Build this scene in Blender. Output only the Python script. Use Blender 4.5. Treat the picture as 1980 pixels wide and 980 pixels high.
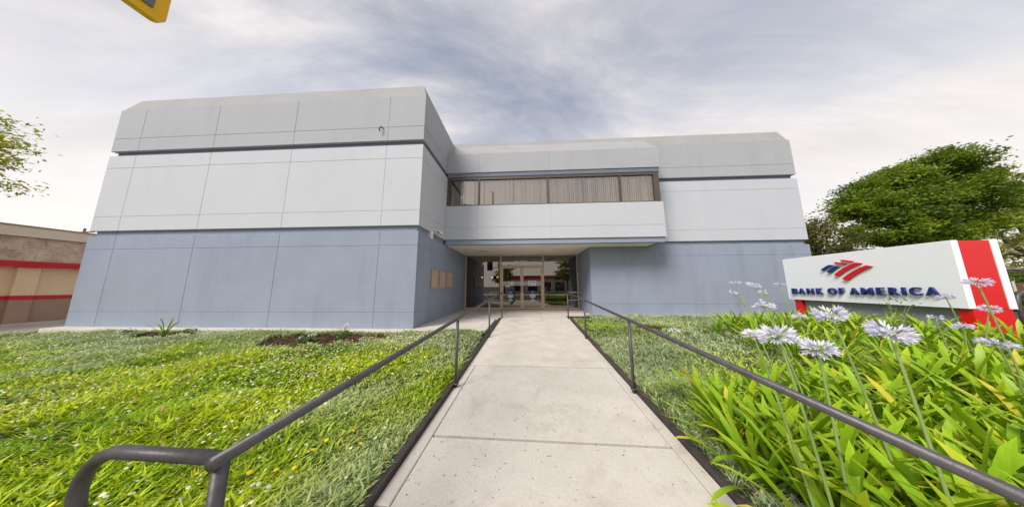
import bpy, math, random
import numpy as np
from mathutils import Vector, Matrix
R = math.radians
rng = np.random.default_rng(7)
random.seed(7)
scene = bpy.context.scene
COL = scene.collection
for o in list(bpy.data.objects): bpy.data.objects.remove(o)

# ------------------------------------------------------------ camera
CZ = 1.1389
cd = bpy.data.cameras.new('camera'); cam = bpy.data.objects.new('camera', cd); COL.objects.link(cam)
cd.sensor_fit = 'HORIZONTAL'; cd.sensor_width = 36.0; cd.lens = 36.0*440.2/1980.0
cd.clip_start = 0.05; cd.clip_end = 3000
cr = (0.99840485, 0.05634083, -0.00366987); cu = (0.01168122, -0.14253308, 0.98972111); cf = (-0.05523863, 0.98818522, 0.14296385)
cam.matrix_world = Matrix(((cr[0], cu[0], -cf[0], 0), (cr[1], cu[1], -cf[1], 0), (cr[2], cu[2], -cf[2], CZ), (0, 0, 0, 1)))
scene.camera = cam

# ------------------------------------------------------------ sky, sun, exposure
SUN_EL, SUN_AZ = 44.0, -142.0          # degrees; azimuth clockwise from +Y
world = bpy.data.worlds.new('World'); scene.world = world; world.use_nodes = True
nt = world.node_tree; nt.nodes.clear()
def wn(t, **k):
    n = nt.nodes.new(t)
    for a, b in k.items(): setattr(n, a, b)
    return n
L = nt.links.new
out = wn('ShaderNodeOutputWorld'); bg = wn('ShaderNodeBackground'); bg.inputs['Strength'].default_value = 0.1
sky = wn('ShaderNodeTexSky', sky_type='NISHITA'); sky.sun_disc = False
sky.sun_elevation = R(SUN_EL); sky.sun_rotation = R(SUN_AZ); sky.air_density = 1.0; sky.dust_density = 2.0; sky.ozone_density = 1.5
tc = wn('ShaderNodeTexCoord'); sep = wn('ShaderNodeSeparateXYZ'); L(tc.outputs['Generated'], sep.inputs[0])
zc = wn('ShaderNodeMath', operation='MAXIMUM'); zc.inputs[1].default_value = 0.0; L(sep.outputs['Z'], zc.inputs[0])
za = wn('ShaderNodeMath', operation='ADD'); za.inputs[1].default_value = 0.22; L(zc.outputs[0], za.inputs[0])
dx = wn('ShaderNodeMath', operation='DIVIDE'); L(sep.outputs['X'], dx.inputs[0]); L(za.outputs[0], dx.inputs[1])
dy = wn('ShaderNodeMath', operation='DIVIDE'); L(sep.outputs['Y'], dy.inputs[0]); L(za.outputs[0], dy.inputs[1])
cmb = wn('ShaderNodeCombineXYZ'); L(dx.outputs[0], cmb.inputs[0]); L(dy.outputs[0], cmb.inputs[1])
mp = wn('ShaderNodeMapping'); mp.inputs['Rotation'].default_value = (0, 0, R(-28)); mp.inputs['Scale'].default_value = (0.55, 1.25, 1)
mp.inputs['Location'].default_value = (3.1, 1.7, 0); L(cmb.outputs[0], mp.inputs[0])
n1 = wn('ShaderNodeTexNoise'); n1.inputs['Scale'].default_value = 1.1; n1.inputs['Detail'].default_value = 9; n1.inputs['Roughness'].default_value = 0.60; n1.inputs['Distortion'].default_value = 0.7
L(mp.outputs[0], n1.inputs['Vector'])
cover = wn('ShaderNodeMapRange', interpolation_type='SMOOTHSTEP'); cover.inputs['From Min'].default_value = 0.36; cover.inputs['From Max'].default_value = 0.66
cover.inputs['To Min'].default_value = 0.58; cover.inputs['To Max'].default_value = 1.0
L(n1.outputs['Fac'], cover.inputs['Value'])
n2 = wn('ShaderNodeTexNoise'); n2.inputs['Scale'].default_value = 1.5; n2.inputs['Detail'].default_value = 8; n2.inputs['Roughness'].default_value = 0.62; n2.inputs['Distortion'].default_value = 0.9
mp2 = wn('ShaderNodeMapping'); mp2.inputs['Location'].default_value = (1.1, 4.2, 1.0); mp2.inputs['Rotation'].default_value = (0, 0, R(-28)); mp2.inputs['Scale'].default_value = (0.45, 1.0, 1)
L(cmb.outputs[0], mp2.inputs[0]); L(mp2.outputs[0], n2.inputs['Vector'])
crp = wn('ShaderNodeValToRGB')
ce = crp.color_ramp.elements
ce[0].position = 0.36; ce[0].color = (0.49, 0.505, 0.555, 1); ce[1].position = 0.64; ce[1].color = (1.12, 1.03, 0.98, 1)
m_ = crp.color_ramp.elements.new(0.5); m_.color = (0.78, 0.755, 0.765, 1)
L(n2.outputs['Fac'], crp.inputs['Fac'])
gain = wn('ShaderNodeVectorMath', operation='SCALE'); gain.inputs['Scale'].default_value = 4.7; L(crp.outputs['Color'], gain.inputs[0])
mix = wn('ShaderNodeMix', data_type='RGBA'); L(cover.outputs[0], mix.inputs['Factor']); L(sky.outputs[0], mix.inputs['A']); L(gain.outputs[0], mix.inputs['B'])
# thicker, brighter haze layer towards the horizon, all the way round
hz = wn('ShaderNodeMapRange', interpolation_type='SMOOTHSTEP'); hz.inputs['From Min'].default_value = 0.02; hz.inputs['From Max'].default_value = 0.70
hz.inputs['To Min'].default_value = 0.95; hz.inputs['To Max'].default_value = 0.0
L(sep.outputs['Z'], hz.inputs['Value'])
mix2 = wn('ShaderNodeMix', data_type='RGBA'); L(hz.outputs[0], mix2.inputs['Factor']); L(mix.outputs['Result'], mix2.inputs['A'])
mix2.inputs['B'].default_value = (5.5, 5.15, 4.88, 1)
L(mix2.outputs['Result'], bg.inputs['Color']); L(bg.outputs[0], out.inputs['Surface'])
sd = bpy.data.lights.new('sun', 'SUN'); sd.energy = 2.0; sd.angle = R(24); sd.color = (1.0, 0.955, 0.89)
so = bpy.data.objects.new('sun', sd); COL.objects.link(so)
tosun = Vector((math.sin(R(SUN_AZ))*math.cos(R(SUN_EL)), math.cos(R(SUN_AZ))*math.cos(R(SUN_EL)), math.sin(R(SUN_EL))))
so.rotation_euler = (-tosun).to_track_quat('-Z', 'Y').to_euler(); so.location = (-20, -10, 30)
vs = scene.view_settings; vs.view_transform = 'Standard'; vs.look = 'None'; vs.exposure = 0.98; vs.gamma = 1.0; vs.use_curve_mapping = False

# ------------------------------------------------------------ materials
MAT = {}
def mat(name, col, rough=0.7, var=0.12, scale=3.0, bump=0.0, bscale=80.0, metal=0.0, streak=0.0, spec=0.3, coords='Object', stain=0.0):
    """Principled with noise-varied colour, optional vertical stains and fine relief."""
    m = bpy.data.materials.new(name); m.use_nodes = True; t = m.node_tree; p = t.nodes['Principled BSDF']
    p.inputs['Roughness'].default_value = rough; p.inputs['Metallic'].default_value = metal; p.inputs['Specular IOR Level'].default_value = spec
    tcn = t.nodes.new('ShaderNodeTexCoord'); src = tcn.outputs['Object']
    geo = t.nodes.new('ShaderNodeNewGeometry')
    if coords == 'World': src = geo.outputs['Position']
    n = t.nodes.new('ShaderNodeTexNoise'); n.inputs['Scale'].default_value = scale; n.inputs['Detail'].default_value = 6; n.inputs['Roughness'].default_value = 0.6
    t.links.new(src, n.inputs['Vector'])
    rp = t.nodes.new('ShaderNodeMapRange'); rp.inputs['From Min'].default_value = 0.25; rp.inputs['From Max'].default_value = 0.75
    rp.inputs['To Min'].default_value = 1-var; rp.inputs['To Max'].default_value = 1+var; t.links.new(n.outputs['Fac'], rp.inputs['Value'])
    sc = t.nodes.new('ShaderNodeVectorMath'); sc.operation = 'SCALE'; sc.inputs[0].default_value = col[:3]; t.links.new(rp.outputs[0], sc.inputs['Scale'])
    last = sc.outputs[0]
    if stain:
        n3 = t.nodes.new('ShaderNodeTexNoise'); n3.inputs['Scale'].default_value = 2.3; n3.inputs['Detail'].default_value = 8; n3.inputs['Roughness'].default_value = 0.7; n3.inputs['Distortion'].default_value = 0.6; t.links.new(src, n3.inputs['Vector'])
        r3 = t.nodes.new('ShaderNodeMapRange'); r3.inputs['From Min'].default_value = 0.50; r3.inputs['From Max'].default_value = 0.74; r3.inputs['To Min'].default_value = 0.0; r3.inputs['To Max'].default_value = stain; t.links.new(n3.outputs['Fac'], r3.inputs['Value'])
        m3 = t.nodes.new('ShaderNodeMix'); m3.data_type = 'RGBA'; m3.inputs['B'].default_value = (0.20, 0.145, 0.10, 1); t.links.new(r3.outputs[0], m3.inputs['Factor']); t.links.new(last, m3.inputs['A'])
        n4 = t.nodes.new('ShaderNodeTexNoise'); n4.inputs['Scale'].default_value = 55; n4.inputs['Detail'].default_value = 3; t.links.new(src, n4.inputs['Vector'])
        r4 = t.nodes.new('ShaderNodeMapRange'); r4.inputs['From Min'].default_value = 0.3; r4.inputs['From Max'].default_value = 0.7; r4.inputs['To Min'].default_value = 0.94; r4.inputs['To Max'].default_value = 1.05; t.links.new(n4.outputs['Fac'], r4.inputs['Value'])
        s4 = t.nodes.new('ShaderNodeVectorMath'); s4.operation = 'SCALE'; t.links.new(m3.outputs['Result'], s4.inputs[0]); t.links.new(r4.outputs[0], s4.inputs['Scale']); last = s4.outputs[0]
    if streak:
        mpn = t.nodes.new('ShaderNodeMapping'); mpn.inputs['Scale'].default_value = (1.6, 1.6, 0.22); t.links.new(src, mpn.inputs[0])
        ns = t.nodes.new('ShaderNodeTexNoise'); ns.inputs['Scale'].default_value = 1.1; ns.inputs['Detail'].default_value = 7; ns.inputs['Roughness'].default_value = 0.65; t.links.new(mpn.outputs[0], ns.inputs['Vector'])
        r2 = t.nodes.new('ShaderNodeMapRange'); r2.inputs['From Min'].default_value = 0.52; r2.inputs['From Max'].default_value = 0.72; r2.inputs['To Min'].default_value = 1.0; r2.inputs['To Max'].default_value = 1-streak
        t.links.new(ns.outputs['Fac'], r2.inputs['Value'])
        s2 = t.nodes.new('ShaderNodeVectorMath'); s2.operation = 'SCALE'; t.links.new(last, s2.inputs[0]); t.links.new(r2.outputs[0], s2.inputs['Scale']); last = s2.outputs[0]
    t.links.new(last, p.inputs['Base Color'])
    if bump:
        nb = t.nodes.new('ShaderNodeTexNoise'); nb.inputs['Scale'].default_value = bscale; nb.inputs['Detail'].default_value = 4; t.links.new(src, nb.inputs['Vector'])
        b = t.nodes.new('ShaderNodeBump'); b.inputs['Strength'].default_value = bump; b.inputs['Distance'].default_value = 0.01; t.links.new(nb.outputs['Fac'], b.inputs['Height']); t.links.new(b.outputs[0], p.inputs['Normal'])
    MAT[name] = m; return m
def leafmat(name, col=None, trans=0.45, rough=0.45, spec=0.2, hue=0.0, attr=True, tip=None):
    m = bpy.data.materials.new(name); m.use_nodes = True; t = m.node_tree; p = t.nodes['Principled BSDF']; o = t.nodes['Material Output']
    p.inputs['Roughness'].default_value = rough; p.inputs['Specular IOR Level'].default_value = spec
    if attr:
        a = t.nodes.new('ShaderNodeAttribute'); a.attribute_name = 'Col'; c = a.outputs['Color']
    else:
        rgb = t.nodes.new('ShaderNodeRGB'); rgb.outputs[0].default_value = (*col, 1); c = rgb.outputs[0]
    if tip is not None:
        uv = t.nodes.new('ShaderNodeAttribute'); uv.attribute_name = 'along'
        oi = t.nodes.new('ShaderNodeObjectInfo')
        mx0 = t.nodes.new('ShaderNodeMix'); mx0.data_type = 'RGBA'; mx0.inputs['B'].default_value = (*tip, 1)
        ad = t.nodes.new('ShaderNodeMath'); ad.operation = 'MULTIPLY'; ad.inputs[1].default_value = 0.85
        t.links.new(oi.outputs['Random'], ad.inputs[0])
        mm = t.nodes.new('ShaderNodeMath'); mm.operation = 'POWER'; mm.inputs[1].default_value = 3.4; t.links.new(ad.outputs[0], mm.inputs[0])
        t.links.new(mm.outputs[0], mx0.inputs['Factor']); t.links.new(c, mx0.inputs['A']); c = mx0.outputs['Result']
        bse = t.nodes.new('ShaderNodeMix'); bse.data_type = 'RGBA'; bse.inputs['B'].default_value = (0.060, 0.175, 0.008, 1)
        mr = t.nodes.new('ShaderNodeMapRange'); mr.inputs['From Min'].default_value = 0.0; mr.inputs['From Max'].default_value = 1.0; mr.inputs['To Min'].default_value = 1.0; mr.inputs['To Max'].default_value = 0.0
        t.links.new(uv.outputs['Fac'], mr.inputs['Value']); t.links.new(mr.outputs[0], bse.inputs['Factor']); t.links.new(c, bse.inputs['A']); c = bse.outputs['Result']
        nz = t.nodes.new('ShaderNodeTexNoise'); nz.inputs['Scale'].default_value = 14; tcn = t.nodes.new('ShaderNodeTexCoord')
        mpn = t.nodes.new('ShaderNodeMapping'); mpn.inputs['Scale'].default_value = (0.35, 5.0, 1.0); t.links.new(tcn.outputs['Object'], mpn.inputs[0]); t.links.new(mpn.outputs[0], nz.inputs['Vector'])
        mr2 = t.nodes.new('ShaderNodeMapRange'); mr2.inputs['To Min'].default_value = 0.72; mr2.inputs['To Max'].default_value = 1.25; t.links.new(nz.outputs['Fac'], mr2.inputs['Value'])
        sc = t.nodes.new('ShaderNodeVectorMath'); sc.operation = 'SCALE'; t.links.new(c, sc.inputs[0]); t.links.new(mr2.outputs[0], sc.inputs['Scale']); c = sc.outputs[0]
    t.links.new(c, p.inputs['Base Color'])
    tr = t.nodes.new('ShaderNodeBsdfTranslucent'); t.links.new(c, tr.inputs['Color'])
    mx = t.nodes.new('ShaderNodeMixShader'); mx.inputs[0].default_value = trans
    t.links.new(p.outputs[0], mx.inputs[1]); t.links.new(tr.outputs[0], mx.inputs[2]); t.links.new(mx.outputs[0], o.inputs['Surface'])
    MAT[name] = m; return m
def glassmat(name, tint, refl=0.35, reflcol=(0.9, 0.86, 0.78)):
    m = bpy.data.materials.new(name); m.use_nodes = True; t = m.node_tree; o = t.nodes['Material Output']
    t.nodes.remove(t.nodes['Principled BSDF'])
    g = t.nodes.new('ShaderNodeBsdfGlossy'); g.inputs['Roughness'].default_value = 0.0; g.inputs['Color'].default_value = (*reflcol, 1)
    tr = t.nodes.new('ShaderNodeBsdfTransparent'); tr.inputs['Color'].default_value = (*tint, 1)
    lw = t.nodes.new('ShaderNodeLayerWeight'); lw.inputs['Blend'].default_value = 0.35
    mr = t.nodes.new('ShaderNodeMapRange'); mr.inputs['To Min'].default_value = refl; mr.inputs['To Max'].default_value = 0.95; t.links.new(lw.outputs['Fresnel'], mr.inputs['Value'])
    mx = t.nodes.new('ShaderNodeMixShader'); t.links.new(mr.outputs[0], mx.inputs[0]); t.links.new(tr.outputs[0], mx.inputs[1]); t.links.new(g.outputs[0], mx.inputs[2]); t.links.new(mx.outputs[0], o.inputs['Surface'])
    MAT[name] = m; return m
mat('stucco_slate', (0.260, 0.298, 0.380), 0.85, 0.06, 1.2, 0.25, 120, streak=0.12, coords='World')
mat('stucco_white', (0.488, 0.507, 0.552), 0.85, 0.025, 0.9, 0.25, 120, streak=0.03, coords='World')
mat('stucco_parapet', (0.370, 0.383, 0.413), 0.85, 0.035, 0.9, 0.25, 120, streak=0.05, coords='World')
mat('coping_grey', (0.31, 0.31, 0.315), 0.9, 0.06, 1.2, 0.3, 120, streak=0.08, coords='World')  # sloped faces: darker, more neutral grey than the parapet panels
mat('paint_slate_dark', (0.15, 0.17, 0.225), 0.7, 0.05, 2, coords='World')
mat('soffit', (0.88, 0.83, 0.77), 0.9, 0.04, 2, 0.2, 90, coords='World')
mat('bronze', (0.10, 0.082, 0.068), 0.4, 0.08, 5, metal=0.3, spec=0.5)
mat('bronze_light', (0.58, 0.43, 0.29), 0.38, 0.08, 5, metal=0.25, spec=0.5)
mat('steel', (0.55, 0.55, 0.55), 0.3, 0.05, 5, metal=0.9)
mat('rail_paint', (0.062, 0.056, 0.060), 0.42, 0.35, 14, 0.12, 45, spec=0.55)
mat('edging_paint', (0.052, 0.043, 0.040), 0.6, 0.35, 9, 0.3, 60, coords='World')
mat('concrete', (0.56, 0.52, 0.465), 0.9, 0.12, 1.1, 0.35, 140, stain=0.30, coords='World')
mat('concrete_edge', (0.56, 0.52, 0.46), 0.9, 0.12, 2.2, 0.35, 140, stain=0.25, coords='World')
mat('joint_dark', (0.06, 0.05, 0.04), 0.95, 0.4, 20, coords='World')
mat('asphalt', (0.055, 0.055, 0.057), 0.9, 0.2, 2, 0.3, 90, coords='World')
mat('soil', (0.045, 0.055, 0.018), 0.95, 0.5, 9, 0.5, 30, coords='World')
mat('bark', (0.10, 0.045, 0.025), 0.95, 0.4, 20, 0.4, 40, coords='World')
mat('trunk', (0.11, 0.085, 0.065), 0.95, 0.3, 8, 0.6, 25)
mat('sign_white', (0.81, 0.835, 0.885), 0.35, 0.015, 2, spec=0.45)
mat('sign_red', (0.62, 0.006, 0.008), 0.30, 0.03, 2, spec=0.5)
mat('sign_blue', (0.010, 0.025, 0.17), 0.3, 0.03, 2, spec=0.5)
mat('sign_grey', (0.26, 0.28, 0.31), 0.6, 0.06, 3)
mat('letter_return', (0.45, 0.46, 0.48), 0.5, 0.02, 2)
mat('plaque', (0.36, 0.29, 0.23), 0.45, 0.10, 8)
mat('plastic_white', (0.75, 0.74, 0.70), 0.5, 0.03, 4)
mat('plastic_dark', (0.03, 0.03, 0.033), 0.4, 0.1, 4)
mat('tan_stucco', (0.85, 0.66, 0.43), 0.9, 0.07, 1.2, 0.3, 60, streak=0.08, coords='World')
mat('tan_light', (0.78, 0.68, 0.56), 0.9, 0.04, 1.2, 0.2, 60, coords='World')
mat('brown_stucco', (0.42, 0.285, 0.215), 0.9, 0.08, 1.2, 0.3, 60, coords='World')
mat('red_paint', (0.62, 0.03, 0.045), 0.5, 0.06, 2, coords='World')
mat('shingle', (0.55, 0.41, 0.32), 0.95, 0.35, 2.8, 0.3, 50, coords='World')
mat('signal_yellow', (0.74, 0.42, 0.004), 0.4, 0.04, 3)
mat('signal_grey', (0.15, 0.14, 0.16), 0.6, 0.08, 6)
mat('pole_paint', (0.42, 0.36, 0.24), 0.6, 0.1, 3)
mat('blind', (0.88, 0.80, 0.76), 0.8, 0.10, 0.6)
mat('interior_wall', (0.16, 0.12, 0.085), 0.8, 0.1, 2)
mat('interior_floor', (0.07, 0.05, 0.04), 0.6, 0.15, 3)
mat('interior_cabinet', (0.38, 0.26, 0.15), 0.5, 0.1, 3)
mat('dark_blue_board', (0.012, 0.016, 0.03), 0.4, 0.1, 3)
mat('decal_white', (0.82, 0.82, 0.82), 0.6, 0.02, 3)
mat('decal_blue', (0.02, 0.14, 0.48), 0.5, 0.02, 3)
mat('decal_grey', (0.38, 0.41, 0.42), 0.6, 0.03, 3)
mat('wood_fence', (0.16, 0.085, 0.05), 0.85, 0.25, 5, 0.2, 30)
mat('roof_grey', (0.17, 0.16, 0.16), 0.95, 0.2, 3, coords='World')
mat('house_wall', (0.60, 0.56, 0.50), 0.9, 0.05, 2, coords='World')
mat('dark_pane', (0.03, 0.035, 0.04), 0.1, 0.05, 3, spec=0.6)
glassmat('glass_upper', (0.97, 0.955, 0.945), 0.13)
glassmat('glass_entry', (0.34, 0.28, 0.23), 0.18, (.86, .84, .78))
leafmat('foliage'); leafmat('ground_leaf', trans=0.25, rough=0.6, spec=0.1)
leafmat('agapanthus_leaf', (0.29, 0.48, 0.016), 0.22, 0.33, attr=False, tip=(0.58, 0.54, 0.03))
leafmat('yellow_leaf', (0.64, 0.56, 0.06), 0.35, 0.5, attr=False)
leafmat('stalk', (0.26, 0.36, 0.11), 0.15, 0.45, attr=False)
leafmat('petal', (0.62, 0.60, 0.83), 0.35, 0.6, attr=True)
lampm = bpy.data.materials.new('lamp_glow'); lampm.use_nodes = True
lampm.node_tree.nodes['Principled BSDF'].inputs['Emission Color'].default_value = (1, .75, .4, 1); lampm.node_tree.nodes['Principled BSDF'].inputs['Emission Strength'].default_value = 6
MAT['lamp_glow'] = lampm

# ------------------------------------------------------------ helpers
def setp(o, label=None, cat=None, group=None, kind=None):
    if label: o['label'] = label
    if cat: o['category'] = cat
    if group: o['group'] = group
    if kind: o['kind'] = kind
    return o
def empty(name, loc=(0, 0, 0), rz=0.0, label=None, cat=None, group=None):
    o = bpy.data.objects.new(name, None); COL.objects.link(o); o.location = loc; o.rotation_euler = (0, 0, rz); o.empty_display_size = 0.2
    return setp(o, label, cat, group)
def link(name, me, parent=None, loc=None, rot=None, scale=None):
    o = bpy.data.objects.new(name, me); COL.objects.link(o)
    if parent: o.parent = parent
    if loc is not None: o.location = loc
    if rot is not None: o.rotation_euler = rot
    if scale is not None: o.scale = scale
    return o
class MB:
    def __init__(s): s.v = []; s.f = []
    def add(s, vs, fs):
        b = len(s.v); s.v += [tuple(x) for x in vs]; s.f += [tuple(i+b for i in f) for f in fs]; return s
    def box(s, x0, x1, y0, y1, z0, z1):
        return s.add([(x0,y0,z0),(x1,y0,z0),(x1,y1,z0),(x0,y1,z0),(x0,y0,z1),(x1,y0,z1),(x1,y1,z1),(x0,y1,z1)],
                     [(0,3,2,1),(4,5,6,7),(0,1,5,4),(1,2,6,5),(2,3,7,6),(3,0,4,7)])
    def bbox(s, x0, x1, y0, y1, z0, z1, b=0.006):
        """box with chamfered edges"""
        V = []; idx = {}
        for a, (i, xi) in enumerate(((0, x0), (1, x1))):
            for (j, yj) in ((0, y0), (1, y1)):
                for (k, zk) in ((0, z0), (1, z1)):
                    sx, sy, sz = (1, -1)[i], (1, -1)[j], (1, -1)[k]
                    for ax in range(3):
                        p = [xi+sx*b, yj+sy*b, zk+sz*b]; p[ax] = (xi, yj, zk)[ax]
                        idx[(i, j, k, ax)] = len(V); V.append(tuple(p))
        F = []
        q = lambda *t: F.append(tuple(idx[k] for k in t))
        for i in (0, 1):
            r = [(i,0,0,0),(i,0,1,0),(i,1,1,0),(i,1,0,0)]; q(*(r if i == 0 else r[::-1]))
        for j in (0, 1):
            r = [(0,j,0,1),(1,j,0,1),(1,j,1,1),(0,j,1,1)]; q(*(r if j == 0 else r[::-1]))
        for k in (0, 1):
            r = [(0,0,k,2),(0,1,k,2),(1,1,k,2),(1,0,k,2)]; q(*(r if k == 0 else r[::-1]))
        for i in (0, 1):
            for j in (0, 1): q((i,j,0,0),(i,j,1,0),(i,j,1,1),(i,j,0,1))
            for k in (0, 1): q((i,0,k,0),(i,1,k,0),(i,1,k,2),(i,0,k,2))
        for j in (0, 1):
            for k in (0, 1): q((0,j,k,1),(1,j,k,1),(1,j,k,2),(0,j,k,2))
        for i in (0, 1):
            for j in (0, 1):
                for k in (0, 1): q((i,j,k,0),(i,j,k,1),(i,j,k,2))
        return s.add(V, F)
    def tube(s, pts, r, n=10, cap=True):
        P = [Vector(p) for p in pts]; rr = r if isinstance(r, (list, tuple)) else [r]*len(P)
        up = Vector((0, 0, 1)); rings = []; prev = None
        for i, p in enumerate(P):
            d = (P[min(i+1, len(P)-1)]-P[max(i-1, 0)]).normalized()
            if prev is None: a = d.cross(up) if abs(d.z) < .95 else d.cross(Vector((1, 0, 0)))
            else: a = prev - d*prev.dot(d)
            a.normalize(); b = d.cross(a); prev = a
            rings.append([tuple(p+(a*math.cos(2*math.pi*k/n)+b*math.sin(2*math.pi*k/n))*rr[i]) for k in range(n)])
        V = [v for g in rings for v in g]; F = []
        for i in range(len(P)-1):
            for k in range(n):
                k2 = (k+1) % n; F.append((i*n+k, i*n+k2, (i+1)*n+k2, (i+1)*n+k))
        if cap: F.append(tuple(range(n))[::-1]); F.append(tuple((len(P)-1)*n+k for k in range(n)))
        return s.add(V, F)
    def prism(s, poly, y0, y1):
        """poly: list of (x,z), extruded along y"""
        n = len(poly); V = [(x, y0, z) for x, z in poly]+[(x, y1, z) for x, z in poly]
        F = [tuple(range(n)), tuple(range(2*n-1, n-1, -1))]+[(i, i+n, (i+1) % n+n, (i+1) % n) for i in range(n)]
        return s.add(V, F)
    def mesh(s, name, m, smooth=False):
        me = bpy.data.meshes.new(name); me.from_pydata(s.v, [], s.f); me.materials.append(MAT[m])
        import bmesh
        bm = bmesh.new(); bm.from_mesh(me); bmesh.ops.recalc_face_normals(bm, faces=bm.faces); bm.to_mesh(me); bm.free()
        if smooth: me.polygons.foreach_set('use_smooth', [True]*len(me.polygons))
        me.update(); return me
    def obj(s, name, m, parent=None, smooth=False, **k):
        return link(name, s.mesh(name, m, smooth), parent, **k)
def npmesh(name, V, F, m, cols=None, smooth=False, k=3):
    """V (n,3), F (m,k) numpy arrays; cols (n,3) point colours"""
    me = bpy.data.meshes.new(name); n, f = len(V), len(F)
    me.vertices.add(n); me.vertices.foreach_set('co', np.ascontiguousarray(V, dtype=np.float32).ravel())
    me.loops.add(f*k); me.polygons.add(f)
    me.loops.foreach_set('vertex_index', np.ascontiguousarray(F, dtype=np.int32).ravel())
    me.polygons.foreach_set('loop_start', np.arange(0, f*k, k, dtype=np.int32))
    if smooth: me.polygons.foreach_set('use_smooth', np.ones(f, dtype=bool))
    me.update(calc_edges=True); me.validate()
    if cols is not None:
        a = me.attributes.new('Col', 'FLOAT_COLOR', 'POINT'); a.data.foreach_set('color', np.c_[cols, np.ones(n)].astype(np.float32).ravel())
    me.materials.append(MAT[m]); return me
def text_mesh(name, body, size, extrude, m, offset=0.0):
    c = bpy.data.curves.new(name, 'FONT'); c.body = body; c.size = size; c.extrude = extrude; c.offset = offset; c.resolution_u = 6
    t = bpy.data.objects.new('tmp', c); COL.objects.link(t)
    dg = bpy.context.evaluated_depsgraph_get(); dg.update()
    me = bpy.data.meshes.new_from_object(t.evaluated_get(dg)); bpy.data.objects.remove(t); me.materials.clear(); me.materials.append(MAT[m]); me.name = name
    return me

# walk frame: q across (right +), s along (towards the doors +)
WX, WY, WZ = 0.3327, 8.262, 0.04569
wh = np.array([0.02397, 1.0]); wh /= np.linalg.norm(wh); wl = np.array([wh[1], -wh[0]])
def W(q, s, h=0.0):
    p = np.array([WX, WY])+wl*q+wh*s
    return (float(p[0]), float(p[1]), float(WZ*min(s, 0.0)+h))
def toqs(x, y):
    d0, d1 = x-WX, y-WY
    return d0*wl[0]+d1*wl[1], d0*wh[0]+d1*wh[1]
def sstep(a, b, x):
    t = np.clip((x-a)/(b-a), 0, 1); return t*t*(3-2*t)
def gz(x, y):
    """lawn level"""
    x = np.asarray(x, float); y = np.asarray(y, float)
    q, s = toqs(x, y)
    z = WZ*np.minimum(s, 0)-0.015
    z = np.where(q < 0, z-0.12*sstep(-9, -15, x)+0.045*sstep(4.2, 5.6, y), z+(0.10-z)*sstep(2.0, 7.5, q)*sstep(9.0, 6.0, y))
    z = z+0.018*np.sin(x*1.9+y*1.3)*np.cos(y*2.3-x*0.7)+0.010*np.sin(x*4.1-y*3.7)
    return z

# ------------------------------------------------------------ setting: ground, road, pavement, walk
g = MB(); g.add([(-900,-900,-0.62),(900,-900,-0.62),(900,900,-0.62),(-900,900,-0.62)], [(0,1,2,3)])
setp(g.obj('ground', 'asphalt'), kind='structure')
def lawn_sheet(name, q0, q1, s0, s1, nq, ns):
    V = []; F = []
    for j in range(ns+1):
        for i in range(nq+1):
            q = q0+(q1-q0)*i/nq; s = s0+(s1-s0)*j/ns; x, y, _ = W(q, s); V.append((x, y, float(gz(x, y))))
    for j in range(ns):
        for i in range(nq):
            a = j*(nq+1)+i; F.append((a, a+1, a+nq+2, a+nq+1))
    m = MB(); m.v = V; m.f = F
    return setp(m.obj(name, 'soil', smooth=True), kind='structure')
lawn_sheet('left_lawn_bed', -15.6, -1.24, -8.9, -2.0, 90, 45)
lawn_sheet('right_lawn_bed', 1.24, 24.0, -8.9, 1.15, 120, 60)
m = MB(); m.add([(-60,-0.9,-0.33),(-14.8,-0.9,-0.33),(-14.8,60,-0.30),(-60,60,-0.30)], [(0,1,2,3)])
setp(m.obj('driveway', 'concrete_edge'), kind='structure')
m = MB(); m.add([(-60,-3.0,-0.43),(60,-3.0,-0.43),(60,-0.55,-0.41),(-60,-0.55,-0.41)], [(0,1,2,3)]); m.add([(-60,-3.0,-0.43),(60,-3.0,-0.43),(60,-3.0,-0.60),(-60,-3.0,-0.60)], [(0,1,2,3)])
setp(m.obj('pavement', 'concrete'), kind='structure')
m = MB(); m.add([(15.2,-0.5,-0.30),(60,-0.5,-0.30),(60,60,-0.28),(15.2,60,-0.28)], [(0,1,2,3)])
setp(m.obj('side_road', 'asphalt'), kind='structure')

# walkway: dark bed, slabs with real joints, flush border strips
bedm = MB()
bedm.add([W(-1.22,-8.9,-0.035),W(1.22,-8.9,-0.035),W(1.22,0,-0.035),W(-1.22,0,-0.035)], [(0,1,2,3)])
walk = setp(bedm.obj('walkway', 'joint_dark'), kind='structure')
def slab(q0, q1, s0, s1, mtl='concrete', h0=0.0, h1=0.0, par=walk, b=0.006, name='concrete_slab'):
    V = []; 
    for (i, e, dz) in ((0, 0, -0.05), (0, 0, -b), (1, b, 0.0)):
        for q, s, h in ((q0+e, s0+e, h0), (q1-e, s0+e, h0), (q1-e, s1-e, h1), (q0+e, s1-e, h1)):
            V.append(W(q, s, h+dz))
    F = [(8,9,10,11)]
    for a in (0, 4):
        for k in range(4): F.append((a+k, a+(k+1) % 4, a+4+(k+1) % 4, a+4+k))
    mm = MB(); mm.v = V; mm.f = F
    return mm.obj(name, mtl, par)
GAP = 0.017
slab(-1.205, 1.205, -4.20+GAP, -0.004, 'concrete_edge', b=0.003)
slab(-1.085, 1.085, -5.93+0.018, -4.20-GAP, b=0.003)
slab(-1.085, 1.085, -7.62+GAP, -5.93-0.022, h1=0.006)
slab(-1.085, 1.085, -8.9, -7.62-GAP)
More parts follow.
